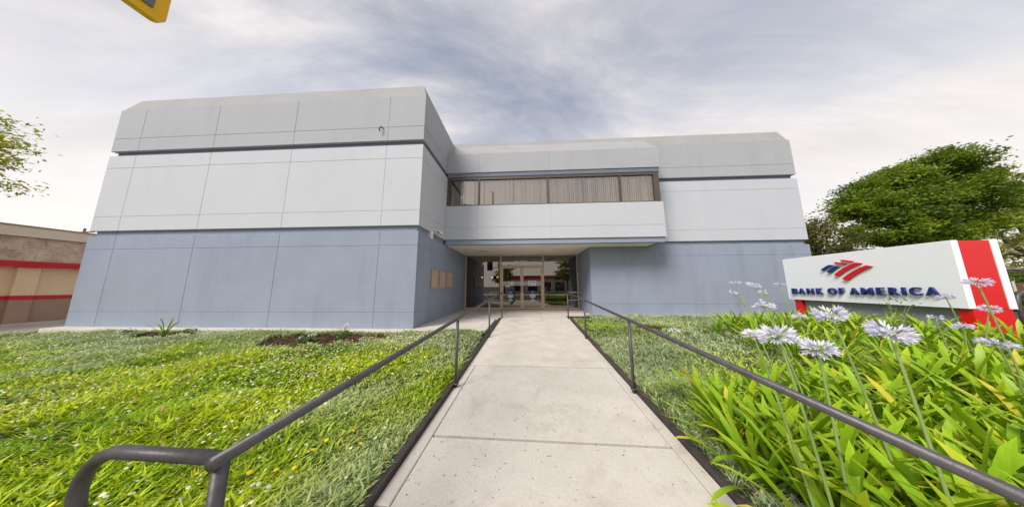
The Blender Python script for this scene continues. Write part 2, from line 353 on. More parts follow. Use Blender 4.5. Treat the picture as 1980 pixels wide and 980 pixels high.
for sg in (-1, 1):
    for s0, s1 in ((-8.9, -6.6), (-6.6, -4.2)):
        a, b_ = sorted((sg*1.095, sg*1.205)); slab(a, b_, s0+0.004, s1-0.006, 'concrete_edge', name='border_strip')
# flush dark edging along both sides (painted steel band on which the rails stand)
for sg, nm in ((-1, 'left'), (1, 'right')):
    e = MB(); q0, q1 = sorted((sg*1.208, sg*1.268))
    for (s0, s1) in ((-8.9, 0.0),):
        V = [W(q0, s0, -0.1), W(q1, s0, -0.1), W(q1, s1, -0.1), W(q0, s1, -0.1), W(q0, s0, 0.05), W(q1, s0, 0.05), W(q1, s1, 0.05), W(q0, s1, 0.05)]
        e.add(V, [(4,5,6,7),(0,1,5,4),(1,2,6,5),(2,3,7,6),(3,0,4,7)])
    o = e.obj('path_edging', 'edging_paint')
    setp(o, 'dark brown edging band along the lawn side of the walk' if sg < 0 else 'dark brown edging band along the flower bed side of the walk', 'edging')
# entrance landing: level slabs, and apron strips at the foot of the walls
X_E, X_0, X_1, X_2, X_R = -13.867, -3.087, 2.683, 5.233, 11.215
Y_L, Y_R, Y_B, Y_D = 6.326, 9.477, 8.505, 11.664
lb = MB(); lb.box(-3.3, 3.0, 8.29, 12.2, -0.25, -0.03); lb.box(-3.3, -0.95, 6.15, 8.285, -0.25, -0.03)
landing = setp(lb.obj('entrance_landing', 'joint_dark'), kind='structure')
def flat_slab(x0, x1, y0, y1, z=0.0, mtl='concrete'):
    mm = MB(); mm.bbox(x0, x1, y0, y1, z-0.2, z, 0.006); return mm.obj('concrete_slab', mtl, landing)
flat_slab(-3.12, -1.05, 6.12, 8.25); flat_slab(-3.12, -0.86, 8.262, 11.66)
flat_slab(-0.848, 0.60, 8.262, 11.66); flat_slab(0.612, 2.70, 9.30, 11.66); flat_slab(0.612, 1.56, 8.255, 9.288)
for x0, x1 in ((-13.9, -11.0), (-10.988, -8.0), (-7.988, -5.2), (-5.188, -3.13)):
    flat_slab(x0, x1, 5.98, 6.34, -0.004, 'concrete_edge')
for x0, x1 in ((2.712, 5.6), (5.612, 8.6), (8.612, 11.4)):
    flat_slab(x0, x1, 9.20, 9.50, -0.004, 'concrete_edge')

# ------------------------------------------------------------ bank building
ZA, ZB, ZC, ZS, ZD, ZE, ZF, ZG, ZH, ZI, ZJ, ZK, ZL = 0, .433, 2.336, 2.741, 2.745, 2.932, 3.394, 5.058, 5.499, 5.67, 6.125, 7.208, 7.735
bank = empty('bank_building', (0, Y_L, 0), 0, 'two storey stucco bank building in white above slate grey', 'building')
bank_loc = Vector((0, Y_L, 0))
def bp(mb, name, m, parent=bank, smooth=False):
    """child of the bank: the mesh is built in world coordinates"""
    mb.v = [(x, y-Y_L, z) for x, y, z in mb.v]
    return mb.obj(name, m, parent, smooth)
J = 0.0048     # half a joint
def panels_front(xs, zs, Y, name, m, th=0.05):
    for x0, x1 in zip(xs[:-1], xs[1:]):
        for z0, z1 in zip(zs[:-1], zs[1:]):
            b = MB(); b.bbox(x0+(J if x0 != xs[0] else 0), x1-(J if x1 != xs[-1] else 0), Y, Y+th, z0+(J if z0 != zs[0] else 0), z1-(J if z1 != zs[-1] else 0), 0.004)
            bp(b, name, m)
def panels_side(ys, zs, X, name, m, sgn=1, th=0.05):
    for y0, y1 in zip(ys[:-1], ys[1:]):
        for z0, z1 in zip(zs[:-1], zs[1:]):
            xa, xb = (X-th, X) if sgn > 0 else (X, X+th)
            b = MB(); b.bbox(xa, xb, y0+(J if y0 != ys[0] else 0), y1-(J if y1 != ys[-1] else 0), z0+(J if z0 != zs[0] else 0), z1-(J if z1 != zs[-1] else 0), 0.004)
            bp(b, name, m)
YBK = 22.0
IN = 0.008
def core(x0, x1, y0, y1, z0, z1, name, m):
    b = MB(); b.box(x0, x1, y0, y1, z0, z1); return bp(b, name, m)
LJ = [X_E, -12.874, -10.162, -7.385, -4.251, X_0]
RJ = [X_1, 3.870, 7.048, 10.178, X_R]
# left wing
core(X_E+IN, X_0-IN, Y_L+IN, YBK, -0.3, ZD-0.004, 'lower_wall', 'stucco_slate')
panels_front(LJ, [-0.25, ZB, ZC, ZD], Y_L, 'slate_panel', 'stucco_slate')
panels_side([Y_L+0.051, Y_D+0.3], [-0.25, ZB, ZC, ZD], X_0, 'slate_panel', 'stucco_slate')
core(X_E+0.09, X_0-0.09, Y_L+0.09, YBK-.1, ZD-0.004, ZE+0.02, 'reveal_band', 'stucco_slate')
core(X_E+IN, X_0-IN, Y_L+IN, YBK, ZE+0.002, ZH-0.004, 'upper_wall', 'stucco_white')
panels_front(LJ, [ZE, ZF, ZG, ZH], Y_L, 'white_panel', 'stucco_white')
panels_side([Y_L+0.051, Y_B+0.15], [ZE, ZF, ZG, ZH], X_0, 'white_panel', 'stucco_white')
core(X_E+0.10, X_0-0.10, Y_L+0.10, YBK-.1, ZH-0.004, ZI+0.02, 'slot_band', 'paint_slate_dark')
core(X_E+IN, X_0-IN, Y_L+IN, YBK, ZI+0.002, ZK-0.004, 'parapet_wall', 'stucco_parapet')
panels_front(LJ, [ZI, ZJ, ZK], Y_L, 'parapet_panel', 'stucco_parapet')
panels_side([Y_L+0.051, Y_R+0.1], [ZI, ZJ, ZK], X_0, 'parapet_panel', 'stucco_parapet')
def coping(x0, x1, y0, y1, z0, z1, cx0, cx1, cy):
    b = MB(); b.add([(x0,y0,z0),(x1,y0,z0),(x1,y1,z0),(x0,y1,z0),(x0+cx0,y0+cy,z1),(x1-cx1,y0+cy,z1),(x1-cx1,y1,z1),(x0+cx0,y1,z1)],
                    [(4,5,6,7),(0,1,5,4),(1,2,6,5),(2,3,7,6),(3,0,4,7)]); return bp(b, 'sloped_coping', 'coping_grey')
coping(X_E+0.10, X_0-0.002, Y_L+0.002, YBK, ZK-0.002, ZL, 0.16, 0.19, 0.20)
# right wing
core(X_1+IN, X_R-IN, Y_R+IN, YBK, -0.3, ZD-0.004, 'lower_wall', 'stucco_slate')
panels_front(RJ, [-0.25, ZB, ZC, ZD], Y_R, 'slate_panel', 'stucco_slate')
panels_side([Y_R+0.051, Y_D+0.3], [-0.25, ZB, ZC, ZD-0.01], X_1, 'slate_panel', 'stucco_slate', -1)
core(X_1+0.2, X_R-0.10, Y_R+0.09, YBK-.1, ZD-0.004, ZE+0.02, 'reveal_band', 'stucco_slate')
UR = [X_2-0.1, 7.048, 10.178, X_R]
core(X_2-0.5, X_R-IN, Y_R+IN, YBK, ZE+0.002, ZH-0.004, 'upper_wall', 'stucco_white')
panels_front(UR, [ZE, ZF, ZG, ZH], Y_R, 'white_panel', 'stucco_white')
core(X_2-0.5, X_R-0.11, Y_R+0.10, YBK-.1, ZH-0.004, ZI+0.02, 'slot_band', 'paint_slate_dark')
core(X_0, X_R-IN, Y_R+IN, YBK, ZI+0.002, ZK-0.004, 'parapet_wall', 'stucco_parapet')
panels_front(UR, [ZI, ZJ, ZK], Y_R, 'parapet_panel', 'stucco_parapet')
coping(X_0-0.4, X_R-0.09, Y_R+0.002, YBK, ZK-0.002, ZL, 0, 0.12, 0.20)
b = MB(); b.box(X_R-0.05, X_R+0.72, 10.6, 18.0, -0.3, 4.88); bp(b, 'side_pier', 'stucco_white')
# overhanging window box
BJ = [X_0+0.002, -1.809, 1.022, 3.842, X_2]
ZW0, ZW1 = 4.285, 5.44
panels_front(BJ, [ZE, ZF, ZW0], Y_B, 'white_panel', 'stucco_white', 0.16)
core(X_0+0.01, X_2-IN, Y_B+IN, Y_B+0.15, ZE+0.004, ZW0-0.004, 'window_box_wall', 'stucco_white')
panels_side([Y_B+0.162, Y_R+0.02], [ZE, ZF, ZW0], X_2, 'white_panel', 'stucco_white', 1, 0.05)
b = MB(); b.bbox(X_0+0.003, X_2-0.04, Y_B+0.05, Y_B+0.25, ZS, ZE-0.003, 0.006); bp(b, 'fascia_band', 'stucco_slate')
b = MB(); b.bbox(X_2-0.24, X_2-0.04, Y_B+0.252, Y_R+0.08, ZS, ZE-0.003, 0.006); bp(b, 'fascia_band', 'stucco_slate')
sof = MB(); sof.box(X_0+0.004, 1.14, Y_B+0.252, Y_D+0.2, ZS+0.004, ZS+0.09); soffit = bp(sof, 'soffit', 'soffit')
sof = MB(); sof.box(1.146, X_2-0.245, Y_B+0.252, Y_D+0.2, ZS+0.004, ZS+0.09); bp(sof, 'soffit', 'soffit')
for cx, cy in ((-1.83, 9.85), (1.47, 9.83)):
    b = MB(); b.bbox(cx-0.22, cx+0.22, cy-0.11, cy+0.11, ZS-0.045, ZS+0.01, 0.012); l = bp(b, 'soffit_light', 'plastic_white')
    b = MB(); b.bbox(cx-0.17, cx+0.17, cy-0.07, cy+0.07, ZS-0.055, ZS-0.040, 0.004); b.v = [(x, y-Y_L, z) for x, y, z in b.v]; b.obj('diffuser', 'decal_grey', l)
# header over the ribbon window and sloping parapet of the box
b = MB(); b.bbox(X_0+0.003, X_2-0.02, Y_B+0.03, Y_B+0.28, 5.50, ZI-0.003, 0.006); bp(b, 'header_band', 'paint_slate_dark')
b = MB(); b.bbox(X_2-0.22, X_2-0.02, Y_B+0.282, Y_R+0.08, 5.50, ZI-0.003, 0.006); bp(b, 'header_band', 'paint_slate_dark')
ZKB = 6.486
HJ = [X_0+0.002, -1.809, 1.022, 3.842, X_2]
panels_front(HJ, [ZI, ZKB], Y_B, 'parapet_panel', 'stucco_parapet', 0.16)
core(X_0+0.01, X_2-IN, Y_B+IN, Y_R+0.05, ZI+0.004, ZKB-0.004, 'parapet_wall', 'stucco_parapet')
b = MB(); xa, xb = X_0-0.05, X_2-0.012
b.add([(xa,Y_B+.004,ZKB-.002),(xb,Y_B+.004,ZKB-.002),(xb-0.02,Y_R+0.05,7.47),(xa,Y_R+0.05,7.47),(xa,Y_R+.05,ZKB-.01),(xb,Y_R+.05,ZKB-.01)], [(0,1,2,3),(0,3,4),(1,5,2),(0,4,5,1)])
bp(b, 'sloped_coping', 'coping_grey')
# ribbon window
win = MB(); FY = Y_B+0.05
XW0, XW1 = X_0+0.04, X_2-0.05
win.bbox(XW0, XW1, FY, FY+0.12, ZW0+0.004, ZW0+0.055, .004); win.bbox(XW0, XW1, FY, FY+0.12, ZW1-0.05, ZW1+0.055, .004)
win.bbox(XW0, XW0+0.075, FY+.002, FY+0.118, ZW0+0.056, ZW1-0.051, .004)
win.bbox(XW1-0.20, XW1, FY+.002, FY+0.5, ZW0+0.056, ZW1-0.051, .004)
rib = bp(win, 'ribbon_window', 'bronze')
rib['label'] = 'long bronze framed ribbon window over the entrance'
def sub(mb, name, m, parent, smooth=False):
    mb.v = [(x, y-Y_L, z) for x, y, z in mb.v]; return mb.obj(name, m, parent, smooth)
mul = [XW0+0.075, -1.80, 0.955, 3.74, XW1-0.20]
for x in mul[1:-1]:
    b = MB(); b.bbox(x-0.035, x+0.035, FY+.003, FY+0.117, ZW0+0.056, ZW1-0.051, .004); sub(b, 'mullion', 'bronze', rib)
for i, (x0, x1) in enumerate(zip(mul[:-1], mul[1:])):
    b = MB(); b.box(x0+0.03, x1-0.03, FY+0.055, FY+0.062, ZW0+0.05, ZW1-0.045); sub(b, 'pane', 'glass_upper', rib)
    bl = MB(); x = x0+(0.45 if i == 0 else 0.04); 
    while x < x1-0.05:
        a = R(random.uniform(24, 50)) if random.random() > 0.10 else R(random.uniform(72, 86))
        hw = 0.045; dxx, dyy = hw*math.cos(a), hw*math.sin(a); yy = FY+0.15
        bl.add([(x-dxx,yy-dyy,ZW0+.03),(x+dxx,yy+dyy,ZW0+.03),(x+dxx,yy+dyy,ZW1),(x-dxx,yy-dyy,ZW1),(x,yy+.006,ZW0+.03),(x,yy+.006,ZW1)], [(0,4,5,3),(4,1,2,5)])
        x += random.uniform(0.074, 0.084)
    o = sub(bl, 'vertical_blind', 'blind', rib); o['kind'] = 'stuff'
core(X_0+0.05, X_2-0.3, Y_B+0.9, Y_B+0.95, ZE+.1, ZI-.02, 'room_back_wall', 'interior_wall')
core(X_0+0.05, X_2-0.3, Y_B+0.2, Y_B+0.9, ZW0-0.10, ZW0-0.06, 'window_sill', 'interior_wall')
core(X_0+0.05, X_2-0.3, Y_B+0.2, Y_B+0.9, ZW1+0.05, ZW1+0.07, 'window_head', 'interior_wall')
# entrance glazing
ZT = ZS-0.003
fr = MB(); y0, y1 = Y_D, Y_D+0.12
def bar(x0, x1, z0, z1, d=0.0): fr.bbox(x0, x1, y0+d, y1-d, z0, z1, 0.004)
bar(-3.08, -3.02, 0, ZT); bar(2.62, 2.678, 0, ZT)
bar(-1.27, -1.19, 0, ZT); bar(0.89, 0.97, 0, ZT)
for x0, x1 in ((-3.02, -1.27), (0.97, 2.62)):
    bar(x0, x1, 0.002, 0.09, .003); bar(x0, x1, ZT-0.05, ZT-.002, .003)
bar(-1.19, 0.89, 2.13, 2.21, .003); bar(-1.19, 0.89, ZT-0.05, ZT-.002, .003)
storefront = bp(fr, 'entrance_frame', 'bronze_light')
for x0, x1 in ((-3.02, -1.27), (0.97, 2.62)):
    b = MB(); b.box(x0-.01, x1+.01, Y_D+0.05, Y_D+0.058, 0.085, ZT-0.045); sub(b, 'sidelight_glass', 'glass_entry', storefront)
    b = MB(); b.bbox(x0-.005, x1+.005, Y_D+0.07, Y_D+0.11, 0.775, 0.99, .004); sub(b, 'push_rail', 'dark_blue_board', storefront)
b = MB(); b.box(-1.2, 0.9, Y_D+0.05, Y_D+0.058, 2.20, ZT-0.045); sub(b, 'transom_glass', 'glass_entry', storefront)
me = text_mesh('street_number', '2400', 0.30, 0.006, 'decal_white', 0.006)
o = link('street_number', me, storefront, (-0.47, Y_D+0.015-Y_L, 2.235), (R(90), 0, 0))
for x0, x1, hs in ((-1.187, -0.155, 1), (-0.149, 0.887, -1)):
    d = MB(); ya, yb = Y_D+0.03, Y_D+0.085
    for (a0, a1, b0, b1) in ((x0, x0+0.075, 0.012, 2.128), (x1-0.075, x1, 0.012, 2.128)): d.bbox(a0, a1, ya, yb, b0, b1, .004)
    d.bbox(x0+.075, x1-.075, ya+.002, yb-.002, 0.013, 0.095, .004); d.bbox(x0+.075, x1-.075, ya+.002, yb-.002, 2.06, 2.127, .004)
    door = bp(d, 'entrance_door', 'bronze_light')
    b = MB(); b.box(x0+.065, x1-.065, ya+0.025, ya+0.031, 0.09, 2.065); sub(b, 'door_glass', 'glass_entry', door)
    hx = x1-0.04 if hs > 0 else x0+0.04
    b = MB(); b.tube([(hx, ya, 1.16), (hx-hs*.01, ya-.06, 1.16), (hx-hs*.02, ya-.07, 1.13), (hx-hs*.02, ya-.07, 0.88), (hx-hs*.01, ya-.06, 0.85), (hx, ya, 0.85)], 0.014, 8); sub(b, 'door_handle', 'bronze', door, True)
    b = MB(); b.bbox(hx-.025, hx+.025, ya-.008, ya+.002, 1.20, 1.34, .003); sub(b, 'lock_plate', 'steel', door)
    b = MB(); b.box(x0+.076, x1-.076, ya+0.012, ya+0.016, 1.175, 1.40); sub(b, 'frosted_band', 'decal_grey', door)
    cx = -0.735 if hs > 0 else 0.375
    yq = ya+0.017
    def rect(nm, a0, a1, b0, b1, mt, dd=0.0):
        q = MB(); q.box(a0, a1, yq-dd-.004, yq-dd, b0, b1); return sub(q, nm, mt, door)
    rect('access_sticker', cx-.085, cx+.085, .765, .92, 'decal_blue')
    # wheelchair symbol
    sy = MB(); pts = [(cx+.03*math.cos(t)-.005, yq-.008, .815+.03*math.sin(t)) for t in np.linspace(R(140), R(400), 12)]; sy.tube(pts, .006, 4)
    sy.tube([(cx-.010, yq-.009, .875), (cx-.004, yq-.009, .835), (cx+.022, yq-.009, .832), (cx+.038, yq-.009, .795)], .006, 4)
    sy.tube([(cx-.012, yq-.011, .893), (cx-.012, yq-.007, .893)], .011, 8)
    sub(sy, 'wheelchair_symbol', 'decal_white', door)
    if hs < 0:
        rect('notice_board', cx-.21, cx+.20, 1.165, 1.42, 'decal_white', .012)
        rect('notice_heading', cx-.17, cx+.16, 1.345, 1.375, 'decal_blue', .018); rect('notice_arrow', cx-.165, cx-.08, 1.215, 1.265, 'plastic_dark', .018)
        for k in range(3): rect('notice_line', cx-.02, cx+.15, 1.21+.035*k, 1.222+.035*k, 'decal_grey', .018)
    else:
        rect('hours_card', cx-.13, cx-.005, 1.19, 1.385, 'plastic_white', .012); rect('hours_card', cx+.01, cx+.14, 1.19, 1.385, 'plastic_white', .012)
        for k in range(4): rect('hours_line', cx-.115, cx-.02, 1.215+.04*k, 1.232+.04*k, 'plaque', .018)
    for k, (hw_, zz) in enumerate(((.15, .725), (.15, .69), (.13, .655), (.15, .62), (.11, .585), (.05, .52), (.04, .49), (.12, .45), (.09, .425))):
        rect('lettering_line', cx-hw_+(.0 if k % 2 else .02), cx+hw_, zz-.011, zz+.011, 'decal_white', .002)
# lobby seen through the glass
core(-3.0, 2.6, 17.0, 17.1, -0.02, ZT, 'lobby_wall', 'interior_wall'); core(-3.2, -3.0, Y_D+.3, 17.1, -0.02, ZT, 'lobby_wall', 'interior_wall'); core(2.7, 2.9, Y_D+.3, 17.1, -.02, ZT, 'lobby_wall', 'interior_wall')
core(-3.1, 2.7, Y_D+.1, 17.1, -0.10, -0.01, 'lobby_floor', 'interior_floor'); core(-3.1, 2.7, Y_D+.2, 17.1, ZT+.01, ZT+.08, 'lobby_ceiling', 'soffit')
core(-2.88, -2.70, 13.6, 13.75, -.01, 2.4, 'lobby_column', 'interior_cabinet')
core(-2.45, -2.30, 14.2, 14.35, -.01, 2.0, 'lobby_column', 'interior_cabinet')
for k in range(3):
    core(-2.10+.42*k, -1.86+.42*k, 15.0, 15.3, -.01, 1.62, 'lobby_cabinet', 'interior_cabinet')
core(0.9, 2.4, 15.0, 15.6, -.01, 1.05, 'lobby_counter', 'interior_cabinet')
for k in range(4):
    b = MB(); cx, cz = -2.75+.33*k, 1.72; b.tube([(cx, 14.6, cz-.035), (cx, 14.6, cz+.035)], [.05, .05], 10); bp(b, 'lobby_lamp', 'lamp_glow', smooth=False)
# wall plaques, security camera, conduit stub
for y0_, y1_ in ((7.34, 7.84), (8.06, 8.62), (8.84, 9.5)):
    b = MB(); b.bbox(X_0, X_0+0.045, y0_, y1_, 1.07, 1.72, .008); p_ = bp(b, 'wall_plaque', 'plaque')
    b = MB(); b.bbox(X_0+.046, X_0+.052, y0_+.04, y1_-.04, 1.11, 1.68, .003); sub(b, 'plaque_face', 'bronze_light', p_)
b = MB(); b.bbox(X_0-0.1, X_0+0.012, 7.20, 7.36, 2.72, 2.96, .006); bp(b, 'junction_box', 'plastic_white')
camr = MB(); camr.tube([(X_0, 7.42, 3.02), (X_0+.10, 7.48, 3.05), (X_0+.16, 7.52, 3.0)], .018, 8); sc_ = bp(camr, 'security_camera', 'plastic_white', smooth=True)
b = MB(); b.bbox(X_0+.10, X_0+.21, 7.44, 7.78, 2.95, 3.02, .012); sub(b, 'camera_body', 'plastic_white', sc_)
b = MB(); b.tube([(X_0+.155, 7.42, 2.97), (X_0+.155, 7.46, 2.975)], .03, 10); sub(b, 'camera_lens', 'plastic_dark', sc_)
b = MB(); b.tube([(-4.43, Y_L+.02, 6.10), (-4.43, Y_L-.06, 6.10), (-4.47, Y_L-.09, 6.07), (-4.49, Y_L-.09, 6.0), (-4.46, Y_L-.08, 5.95)], .018, 8); bp(b, 'conduit_stub', 'plastic_dark', smooth=True)
b = MB(); b.tube([(-3.55, 5.97, -0.06), (-3.55, 6.03, -0.05)], .035, 10); bp(b, 'drain_pipe_end', 'plastic_white')

# ------------------------------------------------------------ handrails
def handrail(sg, label):
    q = sg*1.18; near, far = (-7.49, 0.14)
    root = empty('handrail', W(q, near), 0, label, 'handrail')
    ox, oy, oz = W(q, near)
    def put(mb, nm, mt='rail_paint'):
        mb.v = [(x-ox, y-oy, z-oz) for x, y, z in mb.v]; return mb.obj(nm, mt, root, True)
    H = 0.912
    def RZ(s): return WZ*s+H       # rail follows the slope
    def P(q_, s, z): x, y, _ = W(q_, s); return (x, y, z)
    t = MB(); t.tube([P(q, near-0.03, RZ(near-0.03)), P(q, -5, RZ(-5)), P(q, -2.4, RZ(-2.4)), P(q, far+.03, RZ(far+.03))], 0.0215, 14); put(t, 'top_rail')
    for s in (near, -4.98, -2.42, far):
        x, y, z = W(q, s); b = MB(); b.tube([(x, y, z-0.10), (x, y, RZ(s)-0.01)], 0.0205, 12); put(b, 'post')
        b = MB(); b.tube([(x, y, z+0.045), (x, y, z+0.055)], 0.04, 14); put(b, 'post_flange')
    for s in (near, far):
        zt = RZ(s); a = 0.40; r_ = 0.135
        pts = [P(q+sg*0.0, s, zt)]+[P(q+sg*a, s, zt)]
        pts += [P(q+sg*(a+r_*math.sin(t_)), s, zt-r_+r_*math.cos(t_)) for t_ in np.linspace(0.2, math.pi-0.2, 9)]
        pts += [P(q+sg*a, s, zt-2*r_), P(q, s, zt-2*r_)]
        b = MB(); b.tube(pts, 0.0205, 12); put(b, 'end_loop')
handrail(-1, 'dark painted pipe handrail along the lawn side of the walk')
handrail(1, 'dark painted pipe handrail along the flower bed side of the walk')

# ------------------------------------------------------------ monument sign
SRZ = math.atan2(-.99317, -.11667)
sign = empty('monument_sign', (8.5, 7.954, 0), SRZ, 'large white bank sign with red end and blue letters', 'sign')
def so_(mb, nm, mt, parent=sign, **k): return mb.obj(nm, mt, parent, **k)
Z0, Z1, SL = 0.70, 1.98, 3.245
b = MB(); b.bbox(-0.02, SL, 0, 0.10, Z0, Z1, 0.006); fp = so_(b, 'sign_panel', 'sign_white')
b = MB(); b.bbox(-0.02, SL, 0.56, 0.66, Z0, Z1, 0.006); so_(b, 'sign_panel', 'sign_white')
b = MB(); b.bbox(2.70, SL-0.012, 0.102, 0.558, Z0-0.0, Z1-0.012, 0.006); so_(b, 'red_core', 'sign_red')
b = MB(); b.bbox(0.08, 2.698, 0.12, 0.54, Z0, Z1-0.03, 0.004); so_(b, 'grey_core', 'sign_grey')
b = MB(); b.bbox(3.06, SL-0.012, 0.06, 0.60, -0.1, Z0-0.004, 0.006); so_(b, 'red_leg', 'sign_red')
b = MB(); b.bbox(0.08, 0.28, 0.06, 0.60, -0.1, Z0-0.004, 0.006); so_(b, 'red_leg', 'sign_red')
b = MB(); b.bbox(0.282, 3.058, 0.14, 0.52, -0.1, Z0-0.004, 0.006); so_(b, 'grey_base', 'sign_grey')
LET = [('B', .167, .347), ('A', .365, .545), ('N', .600, .785), ('K', .850, 1.025), ('O', 1.128, 1.335), ('F', 1.385, 1.50), ('A', 1.600, 1.785), ('M', 1.825, 2.045),
       ('E', 2.10, 2.24), ('R', 2.30, 2.455), ('I', 2.505, 2.550), ('C', 2.605, 2.775), ('A', 2.815, 2.995)]
for ch, xa, xb in LET:
    xa, xb = xa+.05*(xb-xa), xb-.05*(xb-xa)
    me = text_mesh('letter', ch, 0.24, 0.022, 'sign_blue', 0.003)
    n = len(me.vertices); co = np.empty(n*3, np.float32); me.vertices.foreach_get('co', co); co = co.reshape(-1, 3)
    mn, mx = co.min(0), co.max(0)
    co[:, 0] = (co[:, 0]-mn[0])/(mx[0]-mn[0])*(xb-xa); co[:, 1] = (co[:, 1]-mn[1])/(mx[1]-mn[1])*0.172
    me.vertices.foreach_set('co', co.ravel()); me.update()
    zb = 0.872+0.055*(xa/3.0)
    link('letter', me, sign, (xa, -0.040, zb), (R(90), 0, 0))
def curved(p0, p1, p2, p3, bow=0.0, n=7):
    """stripe quad with bowed long sides p0->p1 and p3->p2"""
    def edge(a, c):
        o_ = []
        for t in np.linspace(0, 1, n):
            k = bow*4*t*(1-t); d = (c[0]-a[0], c[1]-a[1]); l = math.hypot(*d); o_.append((a[0]+d[0]*t-d[1]/l*k, a[1]+d[1]*t+d[0]/l*k))
        return o_
    return edge(p0, p1)+edge(p3, p2)[::-1]
for pts, mt, bow in (([(1.056,1.560),(1.275,1.690),(1.352,1.674),(1.135,1.539)], 'sign_blue', .008), ([(1.195,1.500),(1.396,1.644),(1.492,1.628),(1.279,1.461)], 'sign_blue', .010),
        ([(1.394,1.733),(1.435,1.752),(1.645,1.685),(1.594,1.657)], 'sign_red', 0.0), ([(1.535,1.779),(1.577,1.797),(1.788,1.737),(1.740,1.712)], 'sign_red', 0.0),
        ([(1.346,1.414),(1.836,1.698),(1.941,1.668),(1.423,1.366)], 'sign_red', .026), ([(1.508,1.305),(2.023,1.613),(2.109,1.575),(1.598,1.245)], 'sign_red', .030)):
    b = MB(); poly = curved(*pts, bow=bow) if bow else pts
    b.prism(poly, -0.050, -0.002); so_(b, 'logo_stripe', mt)

# ------------------------------------------------------------ signal beside the path (only the corner of its yellow backplate is in view)
sigX = -2.6
pole = empty('traffic_signal', (sigX, -0.9, -0.42), 0, 'yellow framed grey signal plate hanging high beside the walk', 'traffic signal')
def sgo(mb, nm, mt, smooth=False):
    mb.v = [(x-sigX, y+0.9, z+0.42) for x, y, z in mb.v]; return mb.obj(nm, mt, pole, smooth)
b = MB(); b.tube([(sigX, -0.9, -0.42), (sigX, -0.9, 4.0), (sigX, -0.9, 9.0)], [.16, .14, .11], 16); sgo(b, 'pole', 'pole_paint', True)
b = MB(); b.tube([(sigX, -0.9, 7.6), (sigX-4, -2.2, 8.6), (sigX-9, -4, 9.0)], [.09, .075, .05], 12); sgo(b, 'mast_arm', 'pole_paint', True)
def rrect(y0, y1, z0, z1, r_, n=6):
    P = []
    for cy, cz, a0 in ((y1-r_, z0+r_, -90), (y1-r_, z1-r_, 0), (y0+r_, z1-r_, 90), (y0+r_, z0+r_, 180)):
        for k in range(n+1): a = R(a0+90*k/n); P.append((cy+r_*math.cos(a), cz+r_*math.sin(a)))
    return P
def plateX(poly, xa, xb):
    mm = MB(); n = len(poly); mm.add([(xa, y, z) for y, z in poly]+[(xb, y, z) for y, z in poly], [tuple(range(n)), tuple(range(2*n-1, n-1, -1))]+[(i, (i+1) % n, (i+1) % n+n, i+n) for i in range(n)]); return mm
sgo(plateX(rrect(0.72, 1.262, 3.02, 4.15, 0.05), sigX-0.05, sigX), 'backplate', 'signal_yellow')
sgo(plateX(rrect(0.80, 1.196, 3.085, 4.06, 0.004), sigX-0.04, sigX+0.012), 'signal_body', 'signal_grey')
b = MB(); b.tube([(sigX-.12, -0.9, 3.9), (sigX-.12, 0.85, 3.9)], .03, 8); b.tube([(sigX-.12, -0.9, 3.3), (sigX-.12, 0.85, 3.3)], .03, 8); sgo(b, 'bracket', 'signal_grey', True)

for (cx_, z0_) in ((-3.75, 2.95), (-3.2, 1.9)):
    b = MB(); nsec = 3 if z0_ > 2.5 else 1
    b.bbox(cx_-.18, cx_+.18, -1.0, -.78, z0_, z0_+.36*nsec, .03)
    if nsec == 3: b.bbox(cx_-.30, cx_+.30, -.93, -.92, z0_-.12, z0_+.36*nsec+.12, .003)
    for k in range(nsec): b.tube([(cx_, -.78, z0_+.18+.36*k), (cx_, -.55, z0_+.19+.36*k)], .13, 12)
    b.tube([(cx_+.15, -.9, z0_+.18), (sigX, -.9, z0_+.18)], .03, 8)
    sgo(b, 'signal_head', 'plastic_dark')

# ------------------------------------------------------------ neighbouring restaurant on the left
NX = -20.0
nb = empty('restaurant_building', (NX, 14, -0.25), 0, 'tan low building with red stripe and shingled roof edge', 'building')
def nbo(mb, nm, mt): mb.v = [(x-NX, y-14, z+0.25) for x, y, z in mb.v]; return mb.obj(nm, mt, nb)
YN0, YN1 = -6.0, 22.0
b = MB(); b.box(NX-8, NX-.02, YN0, YN1, -0.35, 0.69); nbo(b, 'lower_wall', 'brown_stucco')
b = MB(); b.box(NX-8, NX-0.002, YN0, YN1, 0.69, 0.85); nbo(b, 'red_stripe', 'red_paint')
b = MB(); b.box(NX-8, NX-.02, YN0, YN1, 0.85, 2.30); nbo(b, 'upper_wall', 'tan_stucco')
for yy in (2.6, 5.35, 8.05, 10.8, 13.5):
    b = MB(); b.bbox(NX-.02, NX+0.14, yy-0.22, yy+0.22, 0.852, 1.96, .01); nbo(b, 'pilaster', 'tan_stucco')
    b = MB(); b.bbox(NX-.02, NX+0.14, yy-0.22, yy+0.22, -0.3, 0.688, .01); nbo(b, 'pilaster_base', 'brown_stucco')
    b = MB(); b.bbox(NX-.02, NX+0.15, yy-0.23, yy+0.23, 0.69, 0.85, .006); nbo(b, 'red_stripe', 'red_paint')
b = MB(); b.bbox(NX-.1, NX+0.38, YN0, YN1, 1.97, 2.17, .012); nbo(b, 'fascia', 'red_paint')
b = MB(); b.bbox(NX+0.381, NX+0.40, YN0, YN1, 2.08, 2.20, .006); nbo(b, 'fascia_trim', 'red_paint')
b = MB(); b.add([(NX+.36,YN0,2.17),(NX+.36,YN1,2.17),(NX-.12,YN1,3.2),(NX-.12,YN0,3.2)], [(0,1,2,3)]); nbo(b, 'roof_deck', 'shingle')
